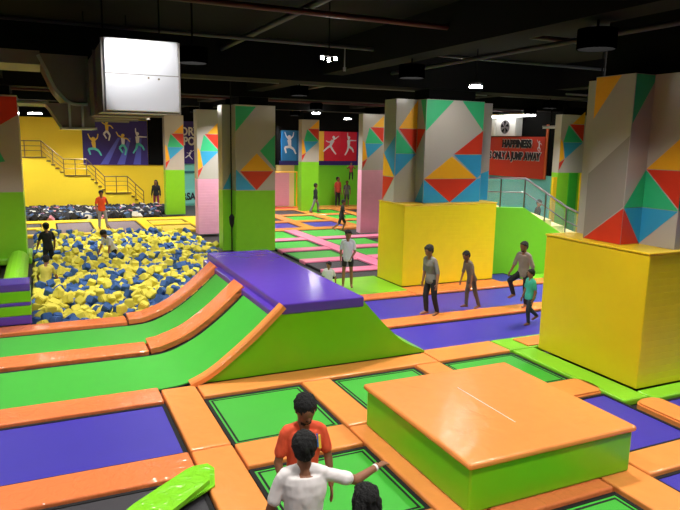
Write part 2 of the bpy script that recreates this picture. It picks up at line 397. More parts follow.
pad(8.2, 19.5, 36.32, 37.0, ORANGE, 'last orange cross pad at the foot of the green back wall', GO)
pad(12.0, 14.4, 37.02, 38.0, mat('red_mat', (214, 60, 40), .4, 'vinyl', .2, 4), 'red mat in the far corner below the cream wall')
pad(14.42, 19.5, 37.02, 38.2, ORANGE, 'orange walkway pad right against the green back wall')

# yellow deck behind pit
GY = 'yellow pads of the deck behind the foam pit'
pad(-6.9, 7.9, 29.42, 29.8, YPLAIN, 'front yellow pad along the far edge of the foam pit', GY) 
pad(-6.9, 7.9, 33.75, 34.6, YPLAIN, 'rear yellow pad before the dark foam pit', GY)
yx = [(-6.9, -1.5), (-.1, .5), (2.1, 2.75), (4.25, 4.75), (6.6, 7.9)]
for i, (a, b) in enumerate(yx):
    pad(a, b, 29.82, 33.73, YPLAIN, ['yellow pad at the far left of the rear deck', 'yellow pad between the small grey beds and the first large bed', 'yellow pad under the man in the orange shirt, between grey beds', 'yellow pad between the grey beds and the framed yellow mats', 'yellow pad at the right end of the rear deck'][i], GY)
tramp(-1.48, -.12, 29.82, 31.5, BEDK, 'small grey trampoline, nearer of the pair beside the green pillar')
tramp(-1.48, -.12, 32.1, 33.73, BEDK, 'small grey trampoline, farther of the pair beside the green pillar')
pad(-1.48, -.12, 31.52, 32.08, YPLAIN, 'narrow yellow pad between the two small grey trampolines', GY)
tramp(.52, 2.08, 29.82, 33.73, mat('grey_bed', (112, 96, 100), .6, 'weave', .2, 3), 'large grey trampoline on the yellow deck left of the orange-shirted man')
tramp(2.77, 4.23, 29.82, 33.73, MATS['grey_bed'], 'large grey trampoline on the yellow deck right of the orange-shirted man')
YM = mat('ochre_bed', (222, 180, 60), .5, 'weave', .1, 3)
tramp(4.77, 6.58, 29.82, 31.6, YM, 'front ochre bed with a dark outline on the yellow deck')
tramp(4.77, 6.58, 32.2, 33.73, YM, 'rear ochre bed with a dark outline on the yellow deck')
pad(4.77, 6.58, 31.62, 32.18, YPLAIN, 'yellow pad between the two ochre beds', GY)

# ------------------------------------------------------------------ foam pit
def cube_mesh(name, m, s=.2):
    bm = bmesh.new(); bmesh.ops.create_cube(bm, size=s)
    bmesh.ops.bevel(bm, geom=list(bm.edges), offset=.022, segments=2, affect='EDGES')
    me = bpy.data.meshes.new(name); bm.to_mesh(me); bm.free(); me.materials.append(m); return me
cy, cb = cube_mesh('foam_cube', FOAMY), cube_mesh('foam_cube', FOAMB)
spots = []
y = PY0 + .16; ST = .23
while y < PY1 - .12:
    x = PX0 + .16 + (.13 if int(y / ST) % 2 else 0)
    while x < PX1 - .15:
        spots.append((x + random.uniform(-.05, .05), y + random.uniform(-.05, .05), 0)); x += ST
    y += ST * .98
def noise2(x, y): return math.sin(x * 1.7 + .6) * math.cos(y * 1.3) + .6 * math.sin(x * 3.1 - y * 2.3) + .4 * math.sin(y * 4.1 + x)
avoid = [(.06, 23.7), (2.2, 23.8), (-.12, 18.2)]
res = []
for (x, y, _) in spots:
    if y < 15.9 and x > 3.5: pass
    if any((x - a) ** 2 + (y - b) ** 2 < .09 for a, b in avoid): continue
    blue = noise2(x, y) + random.uniform(-1.4, 1.4) > .22
    z = -.1 + .07 * noise2(y * .5, x * .7) + random.uniform(-.05, .05)
    res.append((x, y, z, blue, 0))
    if random.random() < .22: res.append((x + .12, y + .12, z + .17, random.random() < .38, 1))
for i in range(3): pass
def rot_e(): return (random.uniform(0, 6.3), random.uniform(0, 6.3), random.uniform(0, 6.3))
vis = [q for q in res if q[0] > -.42 - (q[1] - 15.3) * .02]
vis.sort(key=lambda q: q[1])
cnt = {True: 0, False: 0}; rest = []
for q in vis:
    if cnt[True] + cnt[False] < 300:
        cnt[q[3]] += 1
        o = bpy.data.objects.new('foam_cube', cb if q[3] else cy); C.objects.link(o)
        o.location = q[:3]; o.rotation_euler = rot_e()
        if q[3]: tag(o, 'blue foam cube in the nearer half of the big foam pit', 'foam cube', 'blue foam cubes in the near half of the pit')
        else: tag(o, 'yellow foam cube in the nearer half of the big foam pit', 'foam cube', 'yellow foam cubes in the near half of the pit')
    else: rest.append(q)
rest += [q for q in res if q not in vis]
def cubes_into(mb, items, s=.2):
    from mathutils import Euler
    tb = bmesh.new(); bmesh.ops.create_cube(tb, size=s); bmesh.ops.bevel(tb, geom=list(tb.edges), offset=.02, segments=1, affect='EDGES')
    tv = [v.co.copy() for v in tb.verts]; tf = [[v.index for v in f.verts] for f in tb.faces]; tb.free()
    for (x, y, z, mi) in items:
        r = Euler(rot_e()).to_matrix(); o3 = V((x, y, z))
        vs = [mb.bm.verts.new(r @ c + o3) for c in tv]
        for fc in tf: mb.bm.faces.new([vs[k] for k in fc]).material_index = mi
mb = MB(); cubes_into(mb, [(q[0], q[1], q[2], 1 if q[3] else 0) for q in rest])
o = solo('foam_cubes', mb, [FOAMY, FOAMB], 'yellow and blue foam cubes filling the farther part of the pit', 'foam cubes'); o['kind'] = 'stuff'
mb = MB().box((PX0 + .02, PY0 + .02, -1.0), (PX1 - .02, PY1 - .02, -.16), mi=0)
o = solo('foam_filling', mb, [mat('deep_foam', (120, 120, 50), .9, 'weave', .3, 3)], 'lower layers of foam filling the big pit', 'foam'); o['kind'] = 'stuff'
# rear dark foam pit
mb = MB(); it = []
for k in range(1500):
    xx, yy_ = random.uniform(-3, 7.2), random.uniform(34.8, 39.6)
    if xx > 5.7 and yy_ < 36.9: continue
    it.append((xx, yy_, random.uniform(-.05, .12), random.choices([0, 1, 2, 3], [11, 2, 1.2, .7])[0]))
cubes_into(mb, it, .3)
o = solo('foam_cubes', mb, [mat('black_foam', (28, 28, 34), .9), mat('slate_foam', (60, 84, 120), .9), mat('pale_foam', (190, 186, 176), .9), mat('rose_foam', (190, 120, 130), .9)], 'dark, slate and white foam cubes in the rear pit below the yellow stairs', 'foam cubes'); o['kind'] = 'stuff'

# ------------------------------------------------------------------ pillars
def pillar(label, bx, by, ax, ay, zs, low, pats, ztop=5.35, lowname='lower_padding', z0=0.0, base=None):
    """block bx,by with side arms ax,ay (cross plan)"""
    t = thing('pillar', label, 'pillar', ((bx[0] + bx[1]) / 2, (by[0] + by[1]) / 2, z0))
    pl = [(ax[0], ay[0]), (bx[0], ay[0]), (bx[0], by[0]), (bx[1], by[0]), (bx[1], ay[0]), (ax[1], ay[0]), (ax[1], ay[1]), (bx[1], ay[1]), (bx[1], by[1]), (bx[0], by[1]), (bx[0], ay[1]), (ax[0], ay[1])]
    if ax[0] == bx[0]: pl = [(bx[0], by[0]), (bx[1], by[0]), (bx[1], by[1]), (bx[0], by[1])]
    if low is not None: MB().prism(pl, 'Z', z0, zs).build(lowname, low, t)
    mb = MB(); mb.prism(pl, 'Z', zs, ztop)
    mats = [GREY]
    for ft, val, m, pts in pats:
        if m not in mats: mats.append(m)
        e = .004
        if ft == 'Y': mb.face([(u, val - e, z) for u, z in pts], mats.index(m))
        else: mb.face([(val - e, u, z) for u, z in pts], mats.index(m))
    nm = 'painted_cladding'
    mb.build(nm, mats, t)
    cx0, cx1, cy0, cy1 = bx[0] + .2, bx[1] - .2, by[0] + .2, by[1] - .2
    MB().box((cx0, cy0, ztop), (cx1, cy1, 5.645 if by[0] > 10 else ZC)).build('concrete_head', DARK, t)
    if base: base(t)
    return t
Y, X = 'Y', 'X'
pillar('wide grey pillar with coloured triangles on the middle yellow block', (10.07, 12.1), (15.9, 17.1), (9.35, 12.75), (16.35, 17.04), 2.384, None, [
    (Y, 15.9, TGRN, [(10.08, 4.45), (11.0, 5.34), (10.08, 5.34)]), (Y, 15.9, TORG, [(10.09, 3.09), (11.95, 3.09), (11.02, 3.74)]),
    (Y, 15.9, TRED, [(10.09, 3.08), (11.01, 2.39), (11.95, 3.08)]), (Y, 15.9, TBLU, [(10.08, 2.39), (11.0, 2.39), (10.08, 3.06)]),
    (Y, 15.9, TBLU, [(11.03, 2.39), (12.09, 2.39), (12.09, 3.1), (11.96, 3.07)]), (Y, 15.9, TRED, [(11.08, 3.8), (12.09, 3.81), (12.09, 4.5)]),
    (Y, 15.9, TBLU, [(11.08, 3.79), (11.97, 3.1), (12.09, 3.2), (12.09, 3.79)]), (Y, 15.9, TGRN, [(12.09, 4.5), (12.09, 5.34), (11.3, 5.34)]),
    (Y, 16.35, TBLU, [(12.11, 2.39), (12.74, 2.39), (12.74, 3.3), (12.11, 3.1)]),
    (X, 10.07, TBLU, [(15.9, 2.39), (16.34, 2.39), (15.9, 3.06)]), (X, 10.07, TRED, [(15.9, 4.5), (16.34, 3.9), (16.34, 4.52)]), (X, 10.07, TGRN, [(15.9, 4.5), (15.9, 5.34), (16.2, 5.34)]),
    (Y, 16.35, TRED, [(9.45, 4.51), (10.06, 3.81), (10.06, 4.51)]), (Y, 16.35, TORG, [(9.45, 4.52), (10.06, 4.52), (10.06, 5.34)]),
    (Y, 16.35, TGRN, [(9.37, 4.5), (9.37, 3.8), (10.03, 3.8)]), (Y, 16.35, TBLU, [(9.37, 3.79), (10.06, 3.79), (9.37, 3.14)]),
    (X, 9.35, TORG, [(16.36, 3.13), (17.04, 3.13), (17.04, 3.82)]), (X, 9.35, TRED, [(16.36, 3.11), (17.04, 3.11), (17.04, 2.39)]), (X, 9.35, TBLU, [(16.36, 3.14), (16.36, 4.3), (17.0, 3.8)])])
pillar('nearest wide grey pillar with coloured triangles standing on the big right yellow block', (9.77, 11.7), (7.38, 9.6), (9.3, 12.2), (8.1, 8.97), 2.384, None, [
    (X, 9.3, TRED, [(8.96, 2.39), (8.1, 2.39), (8.1, 3.04)]), (Y, 8.1, TRED, [(9.3, 2.39), (9.76, 2.39), (9.3, 3.04)]),
    (Y, 8.1, TBLU, [(9.31, 3.04), (9.76, 2.4), (9.76, 3.04)]), (Y, 8.1, TGRN, [(9.3, 3.05), (9.76, 3.05), (9.76, 3.71)]),
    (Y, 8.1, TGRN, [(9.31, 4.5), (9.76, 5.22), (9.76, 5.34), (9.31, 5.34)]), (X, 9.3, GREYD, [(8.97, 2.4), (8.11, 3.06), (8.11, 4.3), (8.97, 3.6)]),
    (X, 9.3, TORG, [(8.96, 4.6), (8.4, 5.34), (8.96, 5.34)]),
    (X, 9.77, TGRN, [(8.1, 3.71), (8.1, 3.05), (7.38, 3.05)]), (X, 9.77, TBLU, [(8.1, 3.04), (7.38, 3.04), (8.1, 2.39)]),
    (X, 9.77, TRED, [(8.09, 3.72), (7.38, 3.72), (7.38, 3.08)]), (X, 9.77, TORG, [(8.09, 3.73), (7.38, 3.73), (7.38, 4.35)]),
    (Y, 7.38, TGRN, [(9.77, 3.05), (11.0, 3.05), (9.77, 3.7)]), (Y, 7.38, TORG, [(9.78, 3.73), (11.2, 3.73), (9.78, 4.35)])])
pillar('big light green pillar with an orange and red diamond behind the purple ramp top', (6.42, 7.93), (22.8, 24.4), (6.06, 7.98), (23.3, 23.9), 2.27, LGREEN, [
    (Y, 22.8, TORG, [(6.58, 2.99), (7.86, 2.99), (7.22, 3.63)]), (Y, 22.8, TRED, [(6.58, 2.98), (7.21, 2.29), (7.86, 2.98)]),
    (Y, 22.8, TBLU, [(6.43, 2.3), (7.16, 2.3), (6.43, 3.05)]), (Y, 22.8, TGRN, [(7.92, 4.31), (7.34, 3.72), (7.92, 3.08)]), (Y, 22.8, TGRN, [(6.43, 5.3), (7.2, 5.3), (6.43, 4.4)]),
    (Y, 23.3, TBLU, [(6.07, 2.3), (6.41, 2.3), (6.41, 3.0)])])
pillar('light green pillar at the left edge of the picture beside the foam pit', (-3.2, -.62), (23.0, 24.6), (-3.2, -.5), (23.0, 24.0), 2.9, LGREEN, [
    (Y, 23.0, TRED, [(-3.1, 4.0), (-1.2, 4.9), (-3.1, 5.3)]), (Y, 23.0, TGRN, [(-2.9, 2.95), (-.7, 2.95), (-1.9, 4.3)]), (Y, 23.0, TRED, [(-.63, 3.9), (-.63, 5.2), (-1.1, 4.9)])],
    base=lambda t: MB().box((-3.3, 22.85, 0), (-.5, 24.2, .22), .04).build('base_pad', LGREEN, t)) if False else None
pillar('light green pillar at the left edge of the picture beside the foam pit', (-3.4, -.55), (22.9, 24.6), (-3.4, -.5), (23.0, 24.0), 2.33, LGREEN, [
    (Y, 22.9, TRED, [(-3.1, 4.9), (-1.9, 3.9), (-.56, 4.75), (-.56, 5.3), (-3.1, 5.3)]), (Y, 22.9, TGRN, [(-3.2, 2.9), (-1.0, 3.3), (-1.35, 4.1), (-3.2, 4.6)]) ],
    base=lambda t: MB().box((-3.5, 22.75, 0), (-.42, 24.8, .2), .04).build('base_pad', LGREEN, t))
def smallpats(y, x0, x1, zb=2.45):
    L_, R_ = x0 + .02, x1 - .02; w = R_ - L_; f = lambda u, z: (L_ + u * w, zb + z)
    return [(Y, y, TBLU, [f(0, .6), f(1, 1.15), f(.3, .6)]) if False else (Y, y, TBLU, [f(.25, .5), f(1, 1.15), f(.12, 1.15)]), (Y, y, TGRN, [f(.12, 1.16), f(1, 1.16), f(.3, 1.85)]),
            (Y, y, TORG, [f(0, .35), f(.22, .5), f(.1, 1.15), f(0, 1.3)]), (Y, y, TRED, [f(0, .0), f(.24, .48), f(0, .33)]), (Y, y, TRED, [f(.35, 1.87), f(1, 1.2), f(1, 1.87)]), (Y, y, TORG, [f(.45, 1.89), f(1, 1.89), f(1, 2.4)])]
pillar('slim light green pillar standing right of the yellow stairs', (6.13, 7.15), (35.6, 36.2), (6.13, 7.15), (35.6, 36.2), 2.43, LGREEN, smallpats(35.6, 6.13, 7.15, 2.5))
pillar('pink lower pillar between the two light green pillars at the foam pit', (6.12, 7.08), (27.7, 28.3), (6.12, 7.08), (27.7, 28.3), 2.41, PINKB, smallpats(27.7, 6.12, 7.08, 2.45))
pillar('pink lower pillar left of the middle yellow block', (13.12, 14.3), (25.9, 26.3), (13.12, 14.3), (25.9, 26.3), 2.87, PINKB, smallpats(25.9, 13.12, 14.2, 2.9))
pillar('small green pillar in front of the far wall between the sports posters', (13.95, 15.05), (35.4, 35.9), (13.95, 15.05), (35.4, 35.9), 2.9, LGREEN, smallpats(35.4, 13.95, 15.05, 2.95))
pillar('green and yellow pillar seen between the red sign and the nearest pillar', (19.06, 21.2), (20.0, 20.35), (19.06, 21.2), (20.0, 20.35), 3.03, LGREEN, smallpats(20.0, 19.06, 20.3, 3.1),
       base=lambda t: (MB().box((18.86, 20.0, 0), (19.05, 20.1, 2.85)).build('yellow_edge_strip', YPLAIN, t), MB().box((20.25, 19.9, -.1), (20.8, 19.99, 3.02)).build('orange_strip', YPLAIN, t), MB().box((19.65, 19.95, -.1), (20.1, 19.99, 3.02)).build('dark_green_strip', BEDG, t)))

def yblock(x0, x1, y0, y1, label):
    t = thing('padded_block', label, 'block', ((x0 + x1) / 2, (y0 + y1) / 2, 0))
    mb = MB().box((x0, y0, 0), (x1, y1, 2.34), .02)
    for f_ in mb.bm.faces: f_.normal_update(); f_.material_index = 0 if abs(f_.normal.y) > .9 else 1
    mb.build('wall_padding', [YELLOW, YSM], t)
    MB().box((x0 - .015, y0 - .015, 2.34), (x1 + .015, y1 + .015, 2.38), .012).build('top_cap', YPLAIN, t)
yblock(9.3, 12.55, 15.62, 17.14, 'tall yellow padded block at the foot of the middle pillar')
yblock(9.07, 12.6, 7.28, 9.7, 'big yellow padded block at the right edge under the nearest pillar')

# hanging cable with weight
mb = MB(); mb.tube([(6.2, 22.6, ZC), (6.2, 22.6, -.1)], .022)
t = thing('hanging_cable', 'dark cable with a weight hanging down beside the big green pillar', 'cable', (6.2, 22.6, -.1))
mb.build('cable', BLACK, t); MB().tube([(6.2, 22.6, 1.45), (6.2, 22.6, 1.35), (6.2, 22.6, 1.1), (6.2, 22.6, .95)], [.03, .1, .08, .03]).build('weight', BLACK, t)

# stacked steps, left edge
t = thing('step_stack', 'stack of green and purple soft steps at the left edge beside the foam pit', 'steps', (-1.7, 15.6, 0))
for nm, a, b, m in (('bottom_step', 0.002, .2, PURPLE), ('lower_green_step', .2, .42, PGREEN), ('middle_cushion', .42, .5, PURPLE), ('upper_green_step', .5, .75, PGREEN), ('purple_top', .75, .92, PURPLE)):
    MB().box((-3.2, 15.27 if a > .1 else 15.27, a), (-.36, 16.0, b), .02).build(nm, m, t)
mb = MB(); mb.prism([(-.8 + .3 * math.cos(k * PI / 8), .18 + .3 * math.sin(k * PI / 8)) for k in range(16)], 'Y', 17.0, 22.7)
solo('bolster', mb, LGREEN, 'fat shiny light green roll lying between the left pillar and the step stack', 'bolster', smooth=False)
pad(-5.0, -1.35, 16.1, 22.7, ORANGE, 'orange pad under the left edge beside the fat green roll', z0=-.12, z1=.3)

# ------------------------------------------------------------------ stairs at back
t = thing('staircase', 'yellow staircase with steel railings climbing left along the yellow back wall', 'staircase', (2, 40.3, -.12))
top = []; z = -.12
for xs, xe, xl in ((5.6, 4.65, 3.38), (3.38, 2.41, 1.21), (1.21, .1, -4)):
    for k in range(5):
        z += .205; top.append((xs + (xe - xs) * k / 5, z)); top.append((xs + (xe - xs) * (k + 1) / 5, z))
    top.append((xl, z))
poly = [(5.6, -.12)] + top + [(-4, -.12)]
cl = [poly[0]]
for p in poly[1:]:
    if (abs(p[0] - cl[-1][0]) + abs(p[1] - cl[-1][1])) > 1e-3: cl.append(p)
mb = MB(); mb.prism(cl, 'Y', 39.9, 41.45); mb.build('yellow_steps', YWALL, t)
mb = MB()
for i in range(len(cl) - 2):
    (xa, za), (xb, zb) = cl[i], cl[i + 1]
    if abs(za - zb) < 1e-4: mb.box((min(xa, xb), 39.86, za - .05), (max(xa, xb), 39.9, za + .01))
mb.build('tread_edges', DSTEEL, t)
fl = [((5.55, 0.05), (4.65, .95)), ((3.38, .95), (2.41, 1.95)), ((1.21, 1.95), (.1, 2.95))]
mb = MB()
pathz = [(5.55, .05), (4.65, .95), (3.38, .95), (2.41, 1.95), (1.21, 1.95), (.1, 2.95), (-1.6, 2.95)]
for h in (.9, .62, .36): mb.tube([(px, 39.95, pz + h) for px, pz in pathz], .035 if h > .8 else .018, 6)
mb.build('handrail', DSTEEL, t)
for (pa, pb) in zip(pathz, pathz[1:]):
    for k in range(2):
        u = k / 2; px, pz = pa[0] + (pb[0] - pa[0]) * u, pa[1] + (pb[1] - pa[1]) * u
        MB().tube([(px, 39.95, pz - .04), (px, 39.95, pz + .9)], .028, 6).build('baluster', DSTEEL, t)

# ------------------------------------------------------------------ banners, sign
def figure(mb, cx, cz, s, y, pose, body, top=None, bot=None, face='Y'):
    """flat jumping figure printed on a banner, strokes of the banner mesh"""
    def P(u, v, e): 
        return (cx + u * s, y - e, cz + v * s)
    def stroke(a, b, ra, rb, mi, e=.012):
        a, b = V(a), V(b); d = (b - a).normalized(); n = V((-d.y, d.x))
        pts = [a + n * ra, a - n * ra, b - n * rb, b + n * rb]
        mb.face([P(p.x, p.y, e) for p in pts], mi)
    def disc(c, r, mi, e=.014): mb.face([P(c[0] + r * math.cos(k * PI / 6), c[1] + r * math.sin(k * PI / 6), e) for k in range(12)], mi)
    ha, sh, hp, la, lb, ra, rb, lk, lf, rk, rf = pose
    disc(ha, .11, body)
    stroke(sh, hp, .13, .09, top if top is not None else body)
    for j, k, e_ in ((sh, la, .05), (la, lb, .035), (sh, ra, .05), (ra, rb, .035)): stroke(j, k, e_, e_ * .8, body)
    for j, k, e_ in ((hp, lk, .085), (lk, lf, .06), (hp, rk, .085), (rk, rf, .06)): stroke(j, k, e_, e_ * .75, bot if bot is not None else body)
P1 = ((0, .72), (0, .55), (0, .12), (-.3, .7), (-.42, .95), (.28, .5), (.45, .3), (-.25, -.1), (-.05, -.45), (.2, -.2), (.1, -.6))
P2 = ((0, .6), (0, .42), (.05, 0), (-.2, .65), (-.3, .9), (.25, .65), (.3, .9), (-.3, -.05), (-.2, -.4), (.3, -.15), (.45, -.45))
P3 = ((0, .7), (0, .52), (0, .1), (-.1, .85), (-.1, 1.05), (.35, .5), (.6, .5), (-.1, -.25), (-.3, -.55), (.3, -.1), (.4, -.35))
P4 = ((.1, .7), (.05, .5), (-.15, .1), (-.25, .35), (-.5, .45), (.3, .65), (.5, .8), (-.4, -.05), (-.7, -.3), (.05, -.2), (.3, -.5))
mb = MB(); yb = YB - .06
mb.box((2.35, yb, 2.46), (6.1, YB - .01, 5.15), mi=0)
for k in range(3): mb.face([(3.3 + k * .95, yb - .004, 2.5), (3.75 + k * .95, yb - .004, 2.5), (4.5 + k * .62, yb - .004, 4.1), (4.35 + k * .62, yb - .004, 4.1)], 1)
figure(mb, 2.95, 3.45, .95, yb, P2, 4, 4, 3); figure(mb, 3.75, 4.4, .8, yb, P1, 4, 4, 2); figure(mb, 4.65, 3.6, .9, yb, P1, 4, 2, 3); figure(mb, 5.5, 3.7, .95, yb, P3, 2, 2, 3)
solo('mural', mb, [PURW, LBLUE, FWHITE, FTEAL, FYEL], 'purple mural of four leaping dancers on the yellow back wall above the stairs', 'mural')
# dry ... pol banner
t = thing('banner', 'purple banner with white capital letters DRY between two pillars', 'banner', (9.6, YB - .1, 2.5))
MB().box((8.0, YB - .1, 2.55), (11.6, YB - .02, 5.2)).build('banner_panel', PURW, t)
RX = Matrix.Rotation(PI / 2, 3, 'X')
text_mesh('DRY', .72, WHITE, 'lettering', t, (8.72, YB - .12, 4.55), RX, sx=.85, bold=.02)
text_mesh('(POL', .72, WHITE, 'lettering', t, (8.7, YB - .12, 3.95), RX, sx=.78, bold=.02)
mb = MB(); figure(mb, 8.7, 3.05, .45, YB - .1, P4, 0, 0, 0); figure(mb, 10.9, 3.9, .8, YB - .1, P3, 1, 1, 1); mb.build('printed_figures', [FWHITE, LBLUE], t)
for k in range(3): text_mesh('IN THE PARK', .2, FWHITE, 'lettering', t, (10.9, YB - .12, 4.9 - k * .3), RX) if False else None
t = thing('wall_sign', 'teal wall panel with dark letters RSA low between two pillars', 'sign', (8.6, YB - .06, 0))
MB().box((7.9, YB - .05, .0), (9.2, YB, .9)).build('panel', mat('teal_panel', (130, 210, 200), .6), t)
text_mesh('RSA', .62, NAVY, 'lettering', t, (8.55, YB - .07, .45), RX, sx=.8, bold=.02)
MB().box((7.6, YB - .04, 1.95), (13.2, YB, 2.1)).build('dark_band', mat('teal_dark_trim', (40, 110, 120), .5), t)
# right posters
def poster(x0, x1, m, label, pose, s=.9):
    mb = MB(); mb.box((x0, YR - .06, 2.88), (x1, YR - .01, 4.75), mi=0)
    figure(mb, (x0 + x1) / 2, 3.75, s, YR - .06, pose, 1, 1, 1)
    return solo('poster', mb, [m, FWHITE], label, 'poster')
MB_ = MB().box((13.6, YR - .05, 2.6), (19.9, YR, 2.87)); solo('poster_rail', MB_, PURW, 'dark purple strip running under the row of sports posters', 'trim')
poster(13.7, 14.75, BANB, 'blue poster with a white leaping figure left of the small green pillar', P2, 1.0)
poster(14.8, 16.1, BANB, 'blue poster mostly hidden behind the small green pillar', P1)
solo('poster', MB().box((16.12, YR - .06, 2.88), (16.6, YR - .01, 4.75)), BANY, 'narrow yellow poster strip right of the small green pillar', 'poster')
poster(16.62, 17.75, BANR, 'red poster with a white figure lunging left', P4)
poster(17.77, 18.95, BANR, 'red poster with a white figure kneeling with raised arm', P3)
poster(18.97, 20.2, PURW, 'purple poster beside the far pink pillar with a white figure', P1)
# cream wall frame
t = thing('climbing_frame', 'orange tube frame standing before the cream wall in the far corner', 'frame', (13.9, 37.6, 0))
MB().tube([(13.0, 37.6, 0), (13.0, 37.6, 2.2), (14.5, 37.6, 2.2), (14.5, 37.6, 0)], .05).build('orange_tube', TORG, t)
MB().box((13.05, 37.58, .1), (14.0, 37.62, 2.15)).build('pink_panel', PINKB, t)
# right wall sign
t = thing('wall_sign', 'large red sign reading HAPPINESS IS ONLY A JUMP AWAY on the right wall', 'sign', (XR - .08, 26, 2.7))
MB().box((XR - .08, 24.0, 2.5), (XR - .01, 31.0, 4.52)).build('sign_panel', SIGNR, t)
MB().box((XR - .05, 23.85, 2.5), (XR - .01, 24.0, 5.1)).build('orange_edge_panel', mat('sign_orange', (214, 96, 40), .5), t)
RW = Matrix.Rotation(-PI / 2, 3, 'Z') @ RX
text_mesh('HAPPINESS', .5, WHITE, 'lettering_outline', t, (XR - .095, 26.0, 4.16), RW, width=2.26, bold=.055)
text_mesh('IS ONLY A JUMP AWAY', .5, WHITE, 'lettering_outline', t, (XR - .095, 26.22, 3.55), RW, width=4.05, bold=.05)
text_mesh('HAPPINESS', .5, NAVY, 'lettering', t, (XR - .12, 26.0, 4.16), RW, width=2.2, bold=.03)
text_mesh('IS ONLY A JUMP AWAY', .5, NAVY, 'lettering', t, (XR - .12, 26.22, 3.55), RW, width=4.0, bold=.025)
mb = MB()
figure(mb, 0, 0, .4, 0, P1, 0, 0, 0); bmesh.ops.rotate(mb.bm, verts=mb.bm.verts, matrix=Matrix.Rotation(-PI / 2, 3, 'Z'))
bmesh.ops.translate(mb.bm, verts=mb.bm.verts, vec=(XR - .09, 24.35, 4.0)); mb.build('printed_figure', FWHITE, t)
# air conditioning units above sign
def ac(y0, y1, lab):
    t = thing('air_conditioner', lab, 'air conditioner', (XR - .3, (y0 + y1) / 2, 4.55))
    MB().box((XR - .5, y0, 4.55), (XR - .05, y1, 5.45), .03).build('housing', WHITE, t)
    mb = MB(); cyy = (y0 + y1) / 2
    mb.prism([(cyy + .34 * math.cos(k * PI / 12), 5.0 + .34 * math.sin(k * PI / 12)) for k in range(24)], 'X', XR - .52, XR - .5); mb.build('fan_grille', mat('grille_grey', (110, 105, 110), .5), t)
    mb = MB()
    for k in range(5):
        a = k * 2 * PI / 5; mb.prism([(cyy + .05 * math.cos(a), 5 + .05 * math.sin(a)), (cyy + .3 * math.cos(a), 5 + .3 * math.sin(a)), (cyy + .3 * math.cos(a + .6), 5 + .3 * math.sin(a + .6))], 'X', XR - .535, XR - .52)
    mb.build('fan_blades', DARK, t)
ac(27.3, 28.9, 'white outdoor air conditioning unit, left one above the red sign')
ac(25.7, 27.25, 'white outdoor air conditioning unit with a dark fan, right one above the red sign')
t = thing('strip_light', 'long bright tube light above the red sign', 'light', (XR - 1, 25, 5.6))
MB().tube([(XR - .9, 23.9, 5.5), (XR - .9, 27.3, 5.5)], .05).build('tube', mat('tube_glow', (255, 255, 250), .5, emit=7), t); MB().box((XR - .97, 23.9, 5.55), (XR - .83, 27.3, 5.63)).build('fitting', WHITE, t); MB().box((XR - .92, 24.4, 5.63), (XR - .88, 24.44, ZC)).build('hanger', DARK, t); MB().box((XR - .92, 26.4, 5.63), (XR - .88, 26.44, ZC)).build('hanger', DARK, t)
t = thing('strip_light', 'short pale tube light in front of the dark doorway right of the red sign', 'light', (XR - 1, 21, 4.7))
MB().tube([(XR - .9, 21.2, 4.9), (XR - .9, 23.3, 4.9)], .03).build('tube', WHITE, t); MB().box((XR - .95, 21.2, 4.93), (XR - .85, 23.3, 5.0)).build('fitting', STEEL, t); MB().box((XR - .92, 21.8, 5.0), (XR - .88, 21.84, ZC)).build('hanger', DARK, t); MB().box((XR - .92, 22.8, 5.0), (XR - .88, 22.84, ZC)).build('hanger', DARK, t)

# ------------------------------------------------------------------ green stair wall with glass rail
W0 = V((13.2, 16.65)); WD = V((.906, -.423))
def wp(s, z, off=0): p = W0 + WD * s + V((.423, .906)) * off; return (p.x, p.y, z)
t = thing('stair_wall', 'light green parapet wall with a sloping top beside the middle yellow block', 'wall', (13.2, 16.65, -.12))
mb = MB(); prf = [(-.6, -.12), (-.6, 2.1), (1.05, 2.1), (2.45, 1.2), (5.0, -.0), (5.0, -.12)]
A = [mb.bm.verts.new(wp(s, z)) for s, z in prf]; B = [mb.bm.verts.new(wp(s, z, .25)) for s, z in prf]
mb.bm.faces.new(A); mb.bm.faces.new(B[::-1])
for i in range(len(prf)): mb.bm.faces.new((A[i], B[i], B[(i + 1) % len(prf)], A[(i + 1) % len(prf)]))
mb.build('wall_body', GWALL, t)
t = thing('glass_railing', 'steel and glass railing along the top of the light green stair wall', 'railing', (13.2, 16.65, 2.1))
rail = [(-.5, 2.1), (1.05, 2.1), (2.45, 1.2), (4.6, .19)]
mb = MB(); mb.tube([wp(s, z + .95, .12) for s, z in rail], .035); mb.tube([wp(s, z + .5, .12) for s, z in rail], .02); mb.build('handrail', STEEL, t)
for (a, za), (b, zb) in zip(rail, rail[1:]):
    n_ = 2
    for k in range(n_):
        u0, u1 = k / n_, (k + 1) / n_
        s0, s1 = a + (b - a) * u0, a + (b - a) * u1; z0_, z1_ = za + (zb - za) * u0, za + (zb - za) * u1
        MB().tube([wp(s0, z0_, .12), wp(s0, z0_ + .95, .12)], .025).build('post', STEEL, t)
        g_ = MB(); q = [(s0 + .05, z0_ + .08), (s1 - .05, z1_ + .08), (s1 - .05, z1_ + .85), (s0 + .05, z0_ + .85)]
        A = [g_.bm.verts.new(wp(s, z, .115)) for s, z in q]; B = [g_.bm.verts.new(wp(s, z, .125)) for s, z in q]
        g_.bm.faces.new(A); g_.bm.faces.new(B[::-1])
        for i in range(4): g_.bm.faces.new((A[i], B[i], B[(i + 1) % 4], A[(i + 1) % 4]))
        g_.build('glass_pane', GLASS, t)
